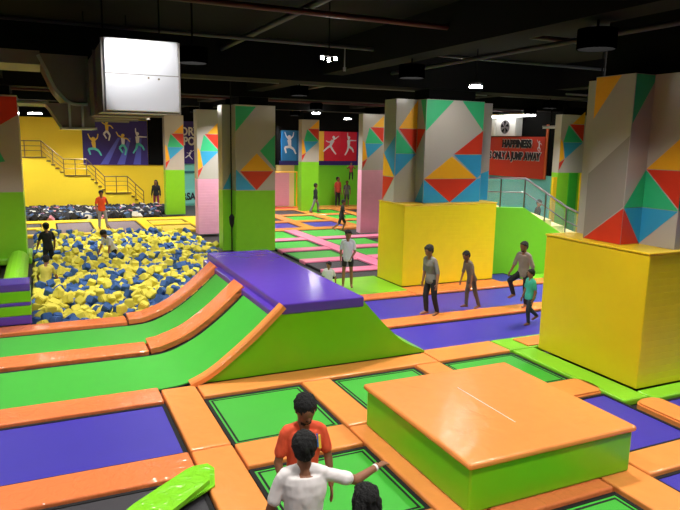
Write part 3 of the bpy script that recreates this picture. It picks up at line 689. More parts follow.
# raised landing behind wall
t = thing('stair_landing', 'orange edged raised landing behind the light green stair wall', 'landing', (16, 19, -.12))
mb = MB(); A = [wp(-.6, 0, .26), wp(1.6, 0, .26), (17.4, 22, 0), (13.0, 22, 0)]
mb.prism([(p[0], p[1]) for p in A], 'Z', -.12, 1.65); mb.build('landing_block', CREAM, t)
for k in range(8):
    s0, s1 = 1.62 + k * .42, 1.62 + (k + 1) * .42; q = [wp(s0, 0, .27), wp(s1, 0, .27), wp(s1, 0, 3.2), wp(s0, 0, 3.2)]
    m_ = MB(); m_.prism([(p[0], p[1]) for p in q], 'Z', -.12, 1.7 - k * .2); m_.build('stair_step', CREAM, t)
solo('bench', MB().box((15.6, 19.2, 1.9), (17.2, 19.8, 2.25), .03), ORANGE, 'low orange bench behind the glass railing', 'bench') if False else None

# ------------------------------------------------------------------ duct and ceiling services
t = thing('air_duct', 'big silver rectangular air duct hanging from the ceiling at upper left', 'duct', (1.4, 12.5, 4.45))
x0, x1, z0, z1 = .86, 1.86, 4.47, 5.44
MB().box((x0, 9.5, z0), (x1, 9.54, z1), .012).build('end_cap', GALV, t)
MB().box((x0 + .01, 9.54, z0), (x1 - .01, 15.6, z1 + .0)).build('duct_body', GALVD, t)
mb = MB()
for y in (9.56, 11.0, 12.5, 14.0, 15.5): mb.ring(x0 - .03, x1 + .03, 0, 1, .03, 0, 1) if False else (mb.box((x0 - .03, y, z0 - .03), (x1 + .03, y + .05, z0)), mb.box((x0 - .03, y, z0), (x0 + .01, y + .05, z1)), mb.box((x1 - .01, y, z0), (x1 + .03, y + .05, z1)))
mb.build('flanges', GALVD, t)
MB().box((x0 + .005, 9.493, 4.965), (x1 - .005, 9.5, 4.975)).build('cap_seam', GALVD, t)
for (px, pz) in ((1.28, 5.2), (1.44, 4.93), (1.58, 4.92)):
    MB().tube([(px, 9.49, pz), (px, 9.5, pz)], .015, 6).build('rivet', DSTEEL, t)
for px in (.95, 1.77):
    for py in (10.5, 14.5): MB().tube([(px, py, z1), (px, py, ZC)], .012, 6).build('hanger_rod', DARK, t)
# S-bend side branch
def duct_path(path, half_w, y0, y1, hz):
    mb = MB(); rings = []
    for i, (x, z) in enumerate(path):
        a = path[max(0, i - 1)]; b = path[min(len(path) - 1, i + 1)]; tx, tz = b[0] - a[0], b[1] - a[1]; l = math.hypot(tx, tz); nx, nz = -tz / l, tx / l
        rings.append([mb.bm.verts.new((x + nx * h, y, z + nz * h)) for y, h in ((y0, -hz), (y0, hz), (y1, hz), (y1, -hz))])
    for r0, r1 in zip(rings, rings[1:]):
        for k in range(4): mb.bm.faces.new((r0[k], r0[(k + 1) % 4], r1[(k + 1) % 4], r1[k]))
    mb.bm.faces.new(rings[0]); mb.bm.faces.new(rings[-1][::-1]); return mb
t2 = thing('air_duct', 'dull brownish branch duct curving up left behind the silver duct', 'duct', (.5, 13.6, 4.7))
cvA = spline([(.9, 4.73), (.58, 4.74), (.34, 4.98), (.2, 5.3), (.08, 5.56)])
mb = MB(); mb.prism(cvA + [(.9, 5.56)], 'Y', 13.0, 14.5); mb.build('curved_hood', GALVD, t2)
sweep([(x - .01, z - .03) for x, z in cvA][::-1], 12.96, 14.54, .03, .03, .01).build('curved_rim', GALV, t2)
MB().box((-4.0, 13.0, 5.36), (.1, 14.5, 5.6)).build('straight_run', GALVD, t2)
t3 = thing('air_duct', 'small grey drop duct hanging below the curved branch duct', 'duct', (.6, 13.6, 4.27))
cvB = spline([(.55, 4.27), (.42, 4.27), (.3, 4.45), (.2, 4.62), (.12, 4.7)])
mb = MB(); mb.prism([(.97, 4.27)] + cvB + [(.97, 4.7)], 'Y', 13.0, 14.4); mb.build('drop_body', GALVD, t3)
MB().box((-.32, 12.97, 4.68), (.2, 14.4, 4.72)).build('top_plate', GALVD, t3)
mb = MB(); mb.box((.52, 12.95, 4.26), (.56, 13.0, 4.72)); mb.box((.74, 12.95, 4.26), (.78, 13.0, 4.72)); mb.box((.4, 12.95, 4.24), (1.0, 14.42, 4.28)); mb.build('joint_flanges', GALV, t3)
t3 = thing('added_spotlight', 'added unseen black spotlight aimed at the silver end of the big air duct', 'light', (1.5, 6.0, 6.05))  # spotlight added out of view to brighten the duct end cap
MB().tube([(1.5, 6.0, 6.05), (1.47, 6.2, 5.99)], .07, 14).build('spot_head', DARK, t3); MB().tube([(1.5, 6.0, 6.05), (1.5, 6.0, ZC)], .015, 6).build('stem', DARK, t3)
L = bpy.data.lights.new('spot', 'SPOT'); L.energy = 210; L.spot_size = .42; L.spot_blend = .5; L.shadow_soft_size = .04
o = bpy.data.objects.new('spot_lamp', L); C.objects.link(o); o.parent = t3; o.location = (-.035, .22, -.07)
o.rotation_euler = (V((1.4, 9.5, 4.98)) - V((1.465, 6.22, 5.98))).to_track_quat('-Z', 'Y').to_euler()
# pipes
PIPE = mat('dark_red_pipe', (70, 16, 22), .5); PIPG = mat('dark_grey_pipe', (52, 52, 56), .5)
def pipe(pts, r, m, lab): solo('ceiling_pipe', MB().tube(pts, r, 8), m, lab, 'pipe', smooth=True)
pipe([(-7, 10.3, 6.2), (22, 10.3, 6.2)], .05, PIPE, 'dark red ceiling pipe crossing nearest the camera')
pipe([(-7, 13.2, 6.15), (22, 13.2, 6.15)], .04, PIPG, 'dark grey ceiling pipe crossing behind the nearest red one')
pipe([(-7, 19.5, 5.9), (22, 19.5, 5.9)], .05, PIPG, 'dark grey ceiling pipe crossing above the middle pillar row')
pipe([(-7, 26, 5.75), (22, 26, 5.75)], .05, PIPE, 'dark red ceiling pipe crossing above the big green pillar')
pipe([(4.2, -3, 6.3), (4.2, 38, 6.3)], .06, PIPG, 'dark grey ceiling pipe running away from the camera left of the middle')
pipe([(9.0, 3, 6.0), (9.0, 38, 6.0)], .05, PIPG, 'dark grey ceiling pipe running away toward the middle pillar')
pipe([(14.0, 14.6, 5.6), (21.9, 14.6, 5.6)], .03, PIPG, 'thin grey pipe right of the middle pillar near the ceiling')
t = thing('sprinkler_drop', 'small sprinkler head hanging from the ceiling pipe left of the oval lamp', 'sprinkler', (6.2, 13.2, 5.7))
MB().tube([(6.2, 13.2, 6.15), (6.2, 13.2, 5.72)], .015, 6).build('drop_pipe', STEEL, t); MB().tube([(6.2, 13.2, 5.72), (6.2, 13.2, 5.64)], [.04, .03], 8).build('head', STEEL, t)
t = thing('security_camera', 'small white dome camera under the ceiling right of the oval lamp', 'camera', (12.9, 12.2, 5.5))
MB().box((12.8, 12.1, 5.52), (13.0, 12.3, 5.58), .01).build('mount', WHITE, t); MB().tube([(12.9, 12.2, 5.58), (12.9, 12.2, 6.6)], .02, 6).build('drop_rod', PIPG, t)

# ------------------------------------------------------------------ lamps (added downlights in deep black housings; a few open bright ones)
def ring_wall(mb, cx, cy, r, z0, z1, n=20):
    A = [mb.bm.verts.new((cx + r * math.cos(2 * PI * k / n), cy + r * math.sin(2 * PI * k / n), z0)) for k in range(n)]
    B = [mb.bm.verts.new((v.co.x, v.co.y, z1)) for v in A]
    A2 = [mb.bm.verts.new((cx + (r - .02) * math.cos(2 * PI * k / n), cy + (r - .02) * math.sin(2 * PI * k / n), z0)) for k in range(n)]
    B2 = [mb.bm.verts.new((v.co.x, v.co.y, z1 - .02)) for v in A2]
    for k in range(n):
        j = (k + 1) % n
        mb.bm.faces.new((A[k], A[j], B[j], B[k])); mb.bm.faces.new((A2[k], A2[j], B2[j], B2[k])); mb.bm.faces.new((A[k], A[j], A2[j], A2[k]))
    mb.bm.faces.new(B); mb.bm.faces.new(B2)
def downlight(x, y, z=5.45, W=LIGHT_W, label=None, group='added black ceiling downlights', r=.27, d=.22):  # added overhead light; the black housing hides its source from the camera
    t = thing('added_downlight', label or 'added black cylindrical downlight hanging from the dark ceiling', 'light', (x, y, z), group)
    mb = MB(); ring_wall(mb, x, y, r, z, z + d + .05); mb.build('housing', BAFFLE, t)
    MB().tube([(x, y, z + d + .05), (x, y, ZC)], .02, 6).build('stem', DARK, t)
    L = bpy.data.lights.new('downlight', 'AREA'); L.shape = 'DISK'; L.size = r * 1.6; L.energy = W; L.color = (1, .97, .92)
    o = bpy.data.objects.new('fill_lamp', L); C.objects.link(o); o.parent = t; o.location = (0, 0, d)
    return t
for x in LX:
    for y in LY:
        if y > 35 and x > 15: continue
        k = 1.0
        if 10 < y < 20: k = 1.6
        if y > 20: k = 1.8
        xx = 10.9 if (x == 12.6 and y == 26.0) else x
        downlight(xx, y, z=5.9 if (x, y) == (2.6, 7.0) else 5.45, W=LIGHT_W * k)
for x, y in ((19.6, 22.5), (19.6, 27.5)): downlight(x, y, W=LIGHT_W * .45)  # two more added to brighten the red sign
downlight(15.0, 13.6, W=LIGHT_W * 1.2)  # added to brighten the green stair wall
def open_lamp(x, y, z, lab, r=.2, e=1):
    t = thing('ceiling_lamp', lab, 'light', (x, y, z))
    MB().tube([(x, y, z), (x, y, z + .05)], r, 20).build('glowing_disc', LAMP, t); MB().tube([(x, y, z + .05), (x, y, z + .12)], r * .8, 16).build('fitting', DARK, t)
    MB().tube([(x, y, z + .12), (x, y, ZC)], .012, 6).build('stem', DARK, t)
open_lamp(10.6, 14.35, 5.58, 'bright oval ceiling lamp above the middle pillar', .17)
open_lamp(13.0, 31.0, 5.5, 'bright round ceiling lamp above the small far green pillar', .2)
open_lamp(17.0, 35.6, 5.45, 'small bright ceiling lamp above the red posters', .2)
open_lamp(8.0, 29.0, 5.1, 'small bright ceiling lamp left of the big green pillar', .16)
open_lamp(-.1, 36.5, 5.2, 'bright lamp below the curved duct at the far left', .32)
open_lamp(4.2, 30.0, 5.5, 'bright ceiling lamp hidden behind the silver duct', .2)
open_lamp(14.4, 24.0, 5.5, 'bright ceiling lamp behind the middle pillar', .2)
open_lamp(13.4, 11.5, 5.5, 'bright ceiling lamp behind the nearest pillar', .2)
t = thing('ceiling_lamp', 'small cluster of spot bulbs on the ceiling above the middle', 'light', (4.85, 11.0, 5.6))
for dx in (-.13, 0, .13):
    MB().tube([(4.85 + dx, 11, 5.62 - .03 * (dx == 0)), (4.85 + dx, 11, 5.56 - .03 * (dx == 0))], .026, 10).build('bulb', LAMP, t)
MB().box((4.68, 10.97, 5.62), (5.02, 11.03, 5.66)).build('bar', DARK, t); MB().tube([(4.85, 11, 5.66), (4.85, 11, ZC)], .012, 6).build('stem', DARK, t)

# ------------------------------------------------------------------ people
def skin_mat(): return mat('skin_brown', (140, 92, 66), .55, bump=.03, scale=20)
SKIN = skin_mat(); HAIR = mat('black_hair', (10, 8, 8), .75, 'weave', .8, 40); LIPS = mat('lips', (112, 56, 48), .5)
EYEW = mat('eye_white', (220, 215, 208), .3); EYEK = mat('eye_dark', (16, 10, 8), .2)
def sphere(mb, c, r, n=12, rot=None, sc=(1, 1, 1)):
    res = bmesh.ops.create_uvsphere(mb.bm, u_segments=n + 4, v_segments=n, radius=1)
    for v in res['verts']:
        p = V((v.co.x * r * sc[0], v.co.y * r * sc[1], v.co.z * r * sc[2]))
        if rot: p = rot @ p
        v.co = p + V(c)
def capsule(mb, a, b, ra, rb, n=12):
    a, b = V(a), V(b); t = (b - a)
    if t.length < 1e-5: sphere(mb, a, ra, n); return
    t = t.normalized(); u = t.cross(V((0, 0, 1)) if abs(t.z) < .9 else V((0, 1, 0))).normalized(); v = t.cross(u)
    pr = [(-math.cos(k * PI / 2 / 4) * ra, math.sin(k * PI / 2 / 4) * ra, 0) for k in range(1, 5)] + [(math.sin(k * PI / 2 / 4) * rb, math.cos(k * PI / 2 / 4) * rb, 1) for k in range(0, 4)]
    rings = []
    for off, rad, e in pr:
        c = (b if e else a) + t * off
        rings.append([mb.bm.verts.new(c + (u * math.cos(2 * PI * k / n) + v * math.sin(2 * PI * k / n)) * rad) for k in range(n)])
    p0 = mb.bm.verts.new(a - t * ra); p1 = mb.bm.verts.new(b + t * rb)
    for r0, r1 in zip(rings, rings[1:]):
        for k in range(n): mb.bm.faces.new((r0[k], r0[(k + 1) % n], r1[(k + 1) % n], r1[k]))
    for k in range(n): mb.bm.faces.new((p0, rings[0][(k + 1) % n], rings[0][k])); mb.bm.faces.new((p1, rings[-1][k], rings[-1][(k + 1) % n]))
def loft(mb, secs, n=20):
    """secs: (centre, rx, ry, xdir, ydir)"""
    rings = [[mb.bm.verts.new(c + xd * rx * math.cos(2 * PI * k / n) + yd * ry * math.sin(2 * PI * k / n)) for k in range(n)] for c, rx, ry, xd, yd in secs]
    for r0, r1 in zip(rings, rings[1:]):
        for k in range(n): mb.bm.faces.new((r0[k], r0[(k + 1) % n], r1[(k + 1) % n], r1[k]))
    mb.bm.faces.new(rings[0][::-1]); mb.bm.faces.new(rings[-1])
from mathutils import noise as mnoise
def remeshed(mb, name, mats, parent, vox, smooth=4, fac=.5, wr=0, fq=9):
    bmesh.ops.recalc_face_normals(mb.bm, faces=mb.bm.faces)
    me = bpy.data.meshes.new('tmp'); mb.bm.to_mesh(me); mb.bm.free()
    o = bpy.data.objects.new('tmp', me); C.objects.link(o)
    m = o.modifiers.new('r', 'REMESH'); m.mode = 'VOXEL'; m.voxel_size = vox; m.use_smooth_shade = True
    s_ = o.modifiers.new('s', 'SMOOTH'); s_.iterations = smooth; s_.factor = fac
    bpy.context.view_layer.update()
    me2 = bpy.data.meshes.new_from_object(o.evaluated_get(bpy.context.evaluated_depsgraph_get())); me2.name = name
    bpy.data.objects.remove(o); me2.materials.clear(); me2.materials.append(mats)
    for p in me2.polygons: p.use_smooth = True
    if wr:
        sd_ = random.uniform(0, 90)
        nr = [v.normal.copy() for v in me2.vertices]
        for v, n_ in zip(me2.vertices, nr):
            p = v.co; d_ = mnoise.noise(V((p.x * fq + sd_, p.y * fq, p.z * fq * .55 + p.x * fq * .5))) + .5 * mnoise.noise(V((p.x * fq * 2.3, p.y * fq * 2.3 + sd_, p.z * fq * 1.6)))
            v.co = p + n_ * d_ * wr
    q = bpy.data.objects.new(name, me2); C.objects.link(q); q.parent = parent; return q
def nrm(v): return V(v).normalized()

def person(label, loc, ht=1.72, head_to=(0, -1, 0), yaw=0, lean=(0, 0, 1), la=None, ra=None, ll=None, rl=None, shirt=(120, 120, 120), pants=(30, 30, 40), sleeve='short', legs='long',
           hair='short', vox=.008, girth=1.0, skin=None, feet=None, beard=False, fingers_spread=0, zoff=None, group=None, stripe=None, untucked=True, wristband=None, sub_z=None):
    """local frame: faces -Y, left side +X.  la/ra: (upper dir, forearm dir); ll/rl: (thigh dir, shin dir)"""
    t = thing('person', label, 'person', loc, group)
    la = la or ((.18, 0, -1), (.08, -.15, -1)); ra = ra or ((-.18, 0, -1), (-.08, -.15, -1))
    ll = ll or ((.06, 0, -1), (.03, .02, -1)); rl = rl or ((-.06, 0, -1), (-.03, .02, -1))
    H = ht; up = nrm(lean); Rz = Matrix.Rotation(yaw, 3, 'Z')
    X_ = V((1, 0, 0)); X_ = (X_ - up * X_.dot(up)).normalized(); F = up.cross(X_) * -1   # F: front direction (-Y)
    F = -up.cross(X_)
    hip = V((0, 0, 0)); hw = .052 * H; sw = .108 * H * (0.6 + .4 * girth)
    chest = hip + up * .19 * H; sh = hip + up * .285 * H; neck0 = hip + up * .31 * H
    hd = nrm(V(head_to)); hup = (up * .75 + V((0, 0, 1)) * .5); hup = (hup - hd * hup.dot(hd)).normalized(); hx = hd.cross(hup)
    headc = neck0 + (up * .6 + hup * .4).normalized() * .1 * H + F * .008
    J = {}
    for sd, arm, leg in ((1, la, ll), (-1, ra, rl)):
        s0 = sh + X_ * sw * sd - up * .015 * H
        e = s0 + nrm(arm[0]) * .172 * H; w_ = e + nrm(arm[1]) * .15 * H
        h0 = hip + X_ * hw * sd - V((0, 0, 1)) * .01 * H
        k = h0 + nrm(leg[0]) * .245 * H; a = k + nrm(leg[1]) * .235 * H
        J[sd] = (s0, e, w_, h0, k, a)
    low = min(J[1][5].z, J[-1][5].z) - .042 * H
    shift = V((0, 0, -low)) if sub_z is None else V((0, 0, sub_z))
    def W(p): return Rz @ (p + shift)
    Xw, Uw, Fw = Rz @ X_, Rz @ up, Rz @ F
    Hd, Hu, Hx = Rz @ hd, Rz @ hup, Rz @ hx
    Yw = -Fw; g = girth
    HC = W(headc)
    def torso(mb, infl, z0=-.05, z1=.3, hem=0):
        secs = []
        for h, rx, ry in ((-.06, .072, .058), (-.02, .092, .066), (.03, .088, .062), (.08, .08, .056), (.14, .088, .062), (.2, .102, .066), (.25, .104, .06), (.285, .088, .048), (.31, .045, .038)):
            if h < z0 - 1e-6 or h > z1 + 1e-6: continue
            bell = hem * max(0, (.14 - h)) if hem else 0
            secs.append((W(hip + up * h * H), (rx * g) * H + infl + bell, (ry * g) * H + infl + bell, Xw, Yw))
        loft(mb, secs)
    # ---- body
    b = MB(); torso(b, -.008)
    capsule(b, W(neck0 - up * .03 * H), W(headc - hup * .03 * H), .038 * H, .033 * H)
    for sx in (-1, 1): capsule(b, W(neck0 + X_ * sx * .02 * H), W(sh + X_ * sx * sw * .8), .024 * H, .024 * H)
    hr = .5 * .137 * H
    sphere(b, HC + Hu * .012 * H, hr, 16, Matrix((Hx, -Hd, Hu)).transposed(), (.78, .98, 1.0))
    sphere(b, HC - Hu * .026 * H + Hd * .014 * H, hr, 12, Matrix((Hx, -Hd, Hu)).transposed(), (.64, .74, .72))
    capsule(b, HC + Hd * .058 * H + Hu * .006 * H, HC + Hd * .069 * H - Hu * .016 * H, .006 * H, .0095 * H, 8)   # nose
    capsule(b, HC + Hd * .046 * H - Hu * .052 * H - Hx * .006, HC + Hd * .046 * H - Hu * .052 * H + Hx * .006, .013 * H, .013 * H, 8)  # chin
    for sx in (-1, 1):
        capsule(b, HC + Hd * .052 * H + Hu * .02 * H + Hx * sx * .01 * H, HC + Hd * .046 * H + Hu * .019 * H + Hx * sx * .03 * H, .006 * H, .005 * H, 8)   # brow
        capsule(b, HC + Hx * sx * .052 * H + Hu * .012 * H, HC + Hx * sx * .05 * H - Hu * .014 * H, .0085 * H, .006 * H, 8)   # ear
    for sd, arm in ((1, la), (-1, ra)):
        s0, e, w_, h0, k, a = J[sd]
        capsule(b, W(s0), W(e), .028 * H * g, .0235 * H * g); capsule(b, W(e), W(w_), .025 * H * g, .0165 * H * g)
        capsule(b, W(h0), W(k), .05 * H * g, .034 * H * g); capsule(b, W(k), W(k + (a - k) * .35), .034 * H * g, .034 * H * g); capsule(b, W(k + (a - k) * .35), W(a), .034 * H * g, .021 * H)
        # hand
        fd = nrm(arm[1]); fd = (fd + V((0, -.05, -.1))).normalized()
        side = V((0, -1, 0)) if abs(fd.y) < .8 else V((0, 0, 1)); side = (side - fd * side.dot(fd)).normalized(); pn = fd.cross(side) * sd
        hs = H / 1.72
        for q in (-.021, -.007, .007, .021):
            capsule(b, W(w_ + fd * .012 + side * q * .6 * hs), W(w_ + fd * .085 * hs + side * q * hs), .0125 * hs, .0115 * hs, 8)
        for q, ln in ((-.033, .062), (-.0115, .074), (.0115, .08), (.033, .07)):
            p0 = w_ + fd * .082 * hs + side * q * hs * .8; p1 = p0 + (fd + side * q * 3 + pn * .12).normalized() * ln * .5 * hs; p2 = p1 + (fd + side * q * 2 + pn * .5).normalized() * ln * .5 * hs
            capsule(b, W(p0), W(p1), .0088 * hs, .0082 * hs, 8); capsule(b, W(p1), W(p2), .0082 * hs, .007 * hs, 8)
        p0 = w_ + fd * .025 * hs + side * .022 * hs; p1 = p0 + (fd * .6 + side * .8 + pn * .2).normalized() * .04 * hs; p2 = p1 + (fd + side * .25 + pn * .2).normalized() * .034 * hs
        capsule(b, W(p0), W(p1), .012 * hs, .01 * hs, 8); capsule(b, W(p1), W(p2), .01 * hs, .008 * hs, 8)
        # foot
        sn = nrm((ll if sd == 1 else rl)[1]); ff = V((.12 * sd, -1, 0)); tilt = max(-.9, min(.6, sn.y)); ff = (ff + V((0, 0, -1)) * max(0, tilt) * .8).normalized()
        heel = a - V((0, 0, 1)) * .018 * H - ff * .018 * H; ball = a - V((0, 0, 1)) * .024 * H + ff * .085 * H
        capsule(b, W(a), W(heel), .022 * H, .021 * H, 10); capsule(b, W(heel), W(ball + V((.008, 0, 0))), .02 * H, .016 * H, 10); capsule(b, W(heel), W(ball - V((.008, 0, 0))), .02 * H, .016 * H, 10)
        capsule(b, W(a), W(ball), .022 * H, .015 * H, 10)
        for q in range(5):
            o_ = V((1, 0, 0)) * (q - 2) * .013 * hs * -sd; tl = .03 - abs(q - .5) * .004
            capsule(b, W(ball + o_), W(ball + o_ + ff * (tl + .01) * hs), .01 * hs, .0075 * hs if q else .01 * hs, 6)
    bo = remeshed(b, 'body', skin or SKIN, t, vox, 3)
    # ---- clothes
    m = mat('shirt_%d_%d_%d' % shirt, shirt, .8, 'vinyl', .5, 9)
    c = MB(); torso(c, .012, -.06 if untucked else 0, .3, .09)
    for sx in (-1, 1): capsule(c, W(neck0 + X_ * sx * .03 * H - up * .004 * H), W(sh + X_ * sx * sw * .85), .0245 * H + .008, .026 * H + .009)
    for sd in (1, -1):
        s0, e, w_ = J[sd][:3]
        capsule(c, W(s0 - X_ * sd * .05 + up * .008), W(s0 - X_ * sd * .012 - up * .006), .034 * H * g, .031 * H * g)
        if sleeve == 'short': capsule(c, W(s0), W(s0 + (e - s0) * .66), .0315 * H * g, .031 * H * g + .007)
        elif sleeve == 'long': capsule(c, W(s0), W(e), .0315 * H * g + .002, .028 * H * g + .004); capsule(c, W(e), W(w_ - (w_ - e) * .06), .032 * H * g + .004, .023 * H * g + .004)
        elif sleeve == 'half': capsule(c, W(s0), W(s0 + (e - s0) * .95), .0315 * H * g + .001, .029 * H * g + .007)
    sh_o = remeshed(c, 'shirt', m, t, max(vox, .009), 4, wr=.009)
    m = mat('trousers_%d_%d_%d' % pants, pants, .8, 'vinyl', .4, 9)
    c = MB(); torso(c, .007, -.06, .03)
    for sd in (1, -1):
        h0, k, a = J[sd][3:]
        if legs == 'long': capsule(c, W(h0), W(k), .055 * H * g, .041 * H * g); capsule(c, W(k), W(a - (a - k) * .06), .041 * H * g, .032 * H * g)
        elif legs == 'short': capsule(c, W(h0), W(h0 + (k - h0) * .5), .057 * H * g, .052 * H * g)
        elif legs == 'knee': capsule(c, W(h0), W(h0 + (k - h0) * .95), .057 * H * g, .047 * H * g)
    remeshed(c, 'trousers' if legs == 'long' else 'shorts', m, t, max(vox, .009), 3, wr=.007)
    # ---- hair
    c = MB(); R3 = Matrix((Hx, -Hd, Hu)).transposed()
    back = -Hd
    if hair in ('short', 'thick', 'pony', 'long', 'cap'):
        k_ = 1.0 if hair != 'thick' else 1.06
        sphere(c, HC + Hu * .027 * H + back * .011 * H, hr * 1.03 * k_, 16, R3, (.83, .96, .86)); sphere(c, HC + Hu * .0 * H + back * .026 * H, hr * .95, 12, R3, (.82, .72, .85))
        sphere(c, HC + Hu * .054 * H + Hd * .022 * H, hr * .55 * k_, 10, R3, (1.2, .85, .55))
        for sx in (-1, 1): capsule(c, HC + Hx * sx * .05 * H + Hu * .03 * H + Hd * .012 * H, HC + Hx * sx * .052 * H + Hu * .004 * H + Hd * .008 * H, .008 * H, .004 * H, 6)
    if hair == 'pony': 
        capsule(c, HC + back * .06 * H + Hu * .02 * H, HC + back * .1 * H - Uw * .04 * H, .024 * H, .03 * H); capsule(c, HC + back * .1 * H - Uw * .04 * H, HC + back * .085 * H - Uw * .17 * H, .03 * H, .014 * H)
    if hair == 'long':
        for q in (-.03, 0, .03): capsule(c, HC + back * .035 * H + Hx * q * H, HC + back * .055 * H - Uw * .2 * H + Hx * q * 1.2 * H, .036 * H, .03 * H)
        for sx in (-1, 1): capsule(c, HC + Hx * sx * .05 * H + Hu * .01 * H, HC + Hx * sx * .05 * H - Uw * .12 * H + back * .02 * H, .018 * H, .014 * H)
    if beard: capsule(c, HC + Hd * .042 * H - Hu * .055 * H - Hx * .014 * H, HC + Hd * .042 * H - Hu * .055 * H + Hx * .014 * H, .016 * H, .016 * H); \
            capsule(c, HC + Hd * .0615 * H - Hu * .024 * H - Hx * .012 * H, HC + Hd * .0615 * H - Hu * .024 * H + Hx * .012 * H, .005 * H, .005 * H, 6)
    remeshed(c, 'hair', HAIR, t, max(.006, vox * .85), 1, wr=.009, fq=38)
    # ---- face
    for sx in (-1, 1):
        ec = HC + Hd * .0535 * H + Hx * sx * .0185 * H + Hu * .006 * H
        e_ = MB(); sphere(e_, ec, .0075 * H, 8, R3, (1.15, .6, .62)); e_ = e_.build('eye', EYEW, t, smooth=True, off=(0, 0, 0))
        p_ = MB(); sphere(p_, ec + Hd * .0032 * H, .0042 * H, 6, R3, (1, .6, 1)); p_ = p_.build('iris', EYEK, e_, smooth=True, off=(0, 0, 0))
        q_ = MB(); capsule(q_, ec + Hu * .013 * H - Hx * .008 * H - Hd * .0005 * H, ec + Hu * .0135 * H + Hx * .008 * H, .0026 * H, .0026 * H, 6); q_.build('eyebrow', HAIR, t, off=(0, 0, 0))
    q_ = MB(); capsule(q_, HC + Hd * .0605 * H - Hu * .033 * H - Hx * .011 * H, HC + Hd * .0605 * H - Hu * .033 * H + Hx * .011 * H, .0042 * H, .0042 * H, 8); q_.build('lips', LIPS, t, smooth=True, off=(0, 0, 0))
    if stripe:
        q_ = MB(); q_.prism([(.045, .2), (.075, .2), (.055, .285), (.03, .285)], 'Y', 0, 1) if False else None
    if wristband:
        w_ = J[wristband][2]; fd = nrm((la if wristband == 1 else ra)[1])
        q_ = MB(); q_.tube([W(w_ - fd * .03), W(w_ - fd * .008)], .034, 14); q_.build('wristband', WHITE, t, off=(0, 0, 0))
    t['_J'] = 0; del t['_J']
    return t, J, W, (Xw, Uw, Fw, HC)

def face_to(dx, dy):  # yaw so that local -Y points along (dx,dy)
    return math.atan2(dx, -dy)
FL = -.055
# foreground
t, J, W, fr = person('man in an orange shirt with short dark hair facing the pointing man', (2.13, 5.3, 0), 1.72, head_to=(.12, -.9, -.42), yaw=face_to(-.12, -1), shirt=(236, 88, 52), pants=(52, 52, 66), hair='thick', beard=True, vox=.006,
       la=((.22, -.05, -1), (.02, -.35, -1)), ra=((-.2, .06, -1), (.12, -.45, -.95)), girth=.98)
Xw, Uw, Fw, HC = fr
def chest_patch(off, z, w, hgt_, m, nm):
    c = W(V((0, 0, 0)) + V((0, 0, 1)) * z * 1.72) + Fw * .112 + Xw * off
    q = MB(); A = [c - Xw * w - Uw * hgt_, c + Xw * w - Uw * hgt_, c + Xw * w * .8 + Uw * hgt_ - Fw * .03, c - Xw * w * .8 + Uw * hgt_ - Fw * .03]
    B = [p - Fw * .05 for p in A]
    a = [q.bm.verts.new(p) for p in A]; b = [q.bm.verts.new(p) for p in B]; q.bm.faces.new(a); q.bm.faces.new(b[::-1])
    for i in range(4): q.bm.faces.new((a[i], b[i], b[(i + 1) % 4], a[(i + 1) % 4]))
    q.build(nm, m, t, off=(0, 0, 0))
chest_patch(.105, .235, .016, .06, mat('stripe_blue', (40, 110, 190), .6), 'blue_shirt_stripe'); chest_patch(.135, .225, .013, .06, mat('stripe_yellow', (240, 200, 60), .6), 'yellow_shirt_stripe')
person('man in a white shirt seen from behind, pointing to the right', (1.83, 4.53, 0), 1.72, head_to=(-.05, -1, -.12), yaw=face_to(.25, 1), shirt=(236, 228, 226), pants=(60, 60, 70), hair='thick', vox=.006,
       ra=((-1, -.25, -.42), (-.95, -.62, .12)), la=((.3, -.05, -1), (.1, -.25, -1)), wristband=-1, girth=1.04)
person('woman with long black hair in the bottom foreground, only her head in view', (2.05, 3.84, 0), 1.58, head_to=(0, -1, -.1), yaw=face_to(.1, 1), shirt=(40, 36, 48), hair='long', vox=.007)
# middle
person('man in a grey checked shirt walking on the pad between the blue beds', (8.42, 12.75, 0), 1.7, head_to=(.1, -1, -.35), yaw=face_to(-.95, -.1), shirt=(124, 118, 114), pants=(22, 22, 28), sleeve='half', hair='thick', lean=(0, -.14, 1), la=((.3, .12, -1), (.2, -.25, -1)), ra=((-.16, .1, -1), (.02, -.2, -1)), ll=((.06, .02, -1), (.0, .3, -1)), rl=((-.03, -.22, -1), (.04, .1, -1)))
person('slim teenager in a brown shirt stepping along the pad between the blue beds', (9.72, 12.9, 0), 1.48, head_to=(.1, -1, -.45), yaw=face_to(-.95, .1), shirt=(112, 96, 82), pants=(92, 84, 76), sleeve='half', hair='short', girth=.9, lean=(0, -.3, 1), la=((.12, .1, -1), (.05, -.2, -1)), ra=((-.12, -.12, -1), (0, -.25, -1)), ll=((.04, .2, -1), (.03, .35, -1)), rl=((-.04, -.18, -1), (-.02, .0, -1)))
person('bearded man in a grey shirt and dark trousers lifting one knee near the green wall', (11.12, 12.6, 0), 1.66, head_to=(-.05, -1, -.25), yaw=face_to(-.95, -.15), shirt=(146, 132, 122), pants=(22, 22, 30), sleeve='half', hair='short', beard=True, lean=(0, -.05, 1), la=((.25, .2, -1), (.05, -.1, -1)), ra=((-.25, -.2, -.9), (.1, -.6, -.6)), rl=((-.1, -.95, -.45), (.1, .35, -1)), ll=((.05, -.05, -1), (.03, .1, -1)))
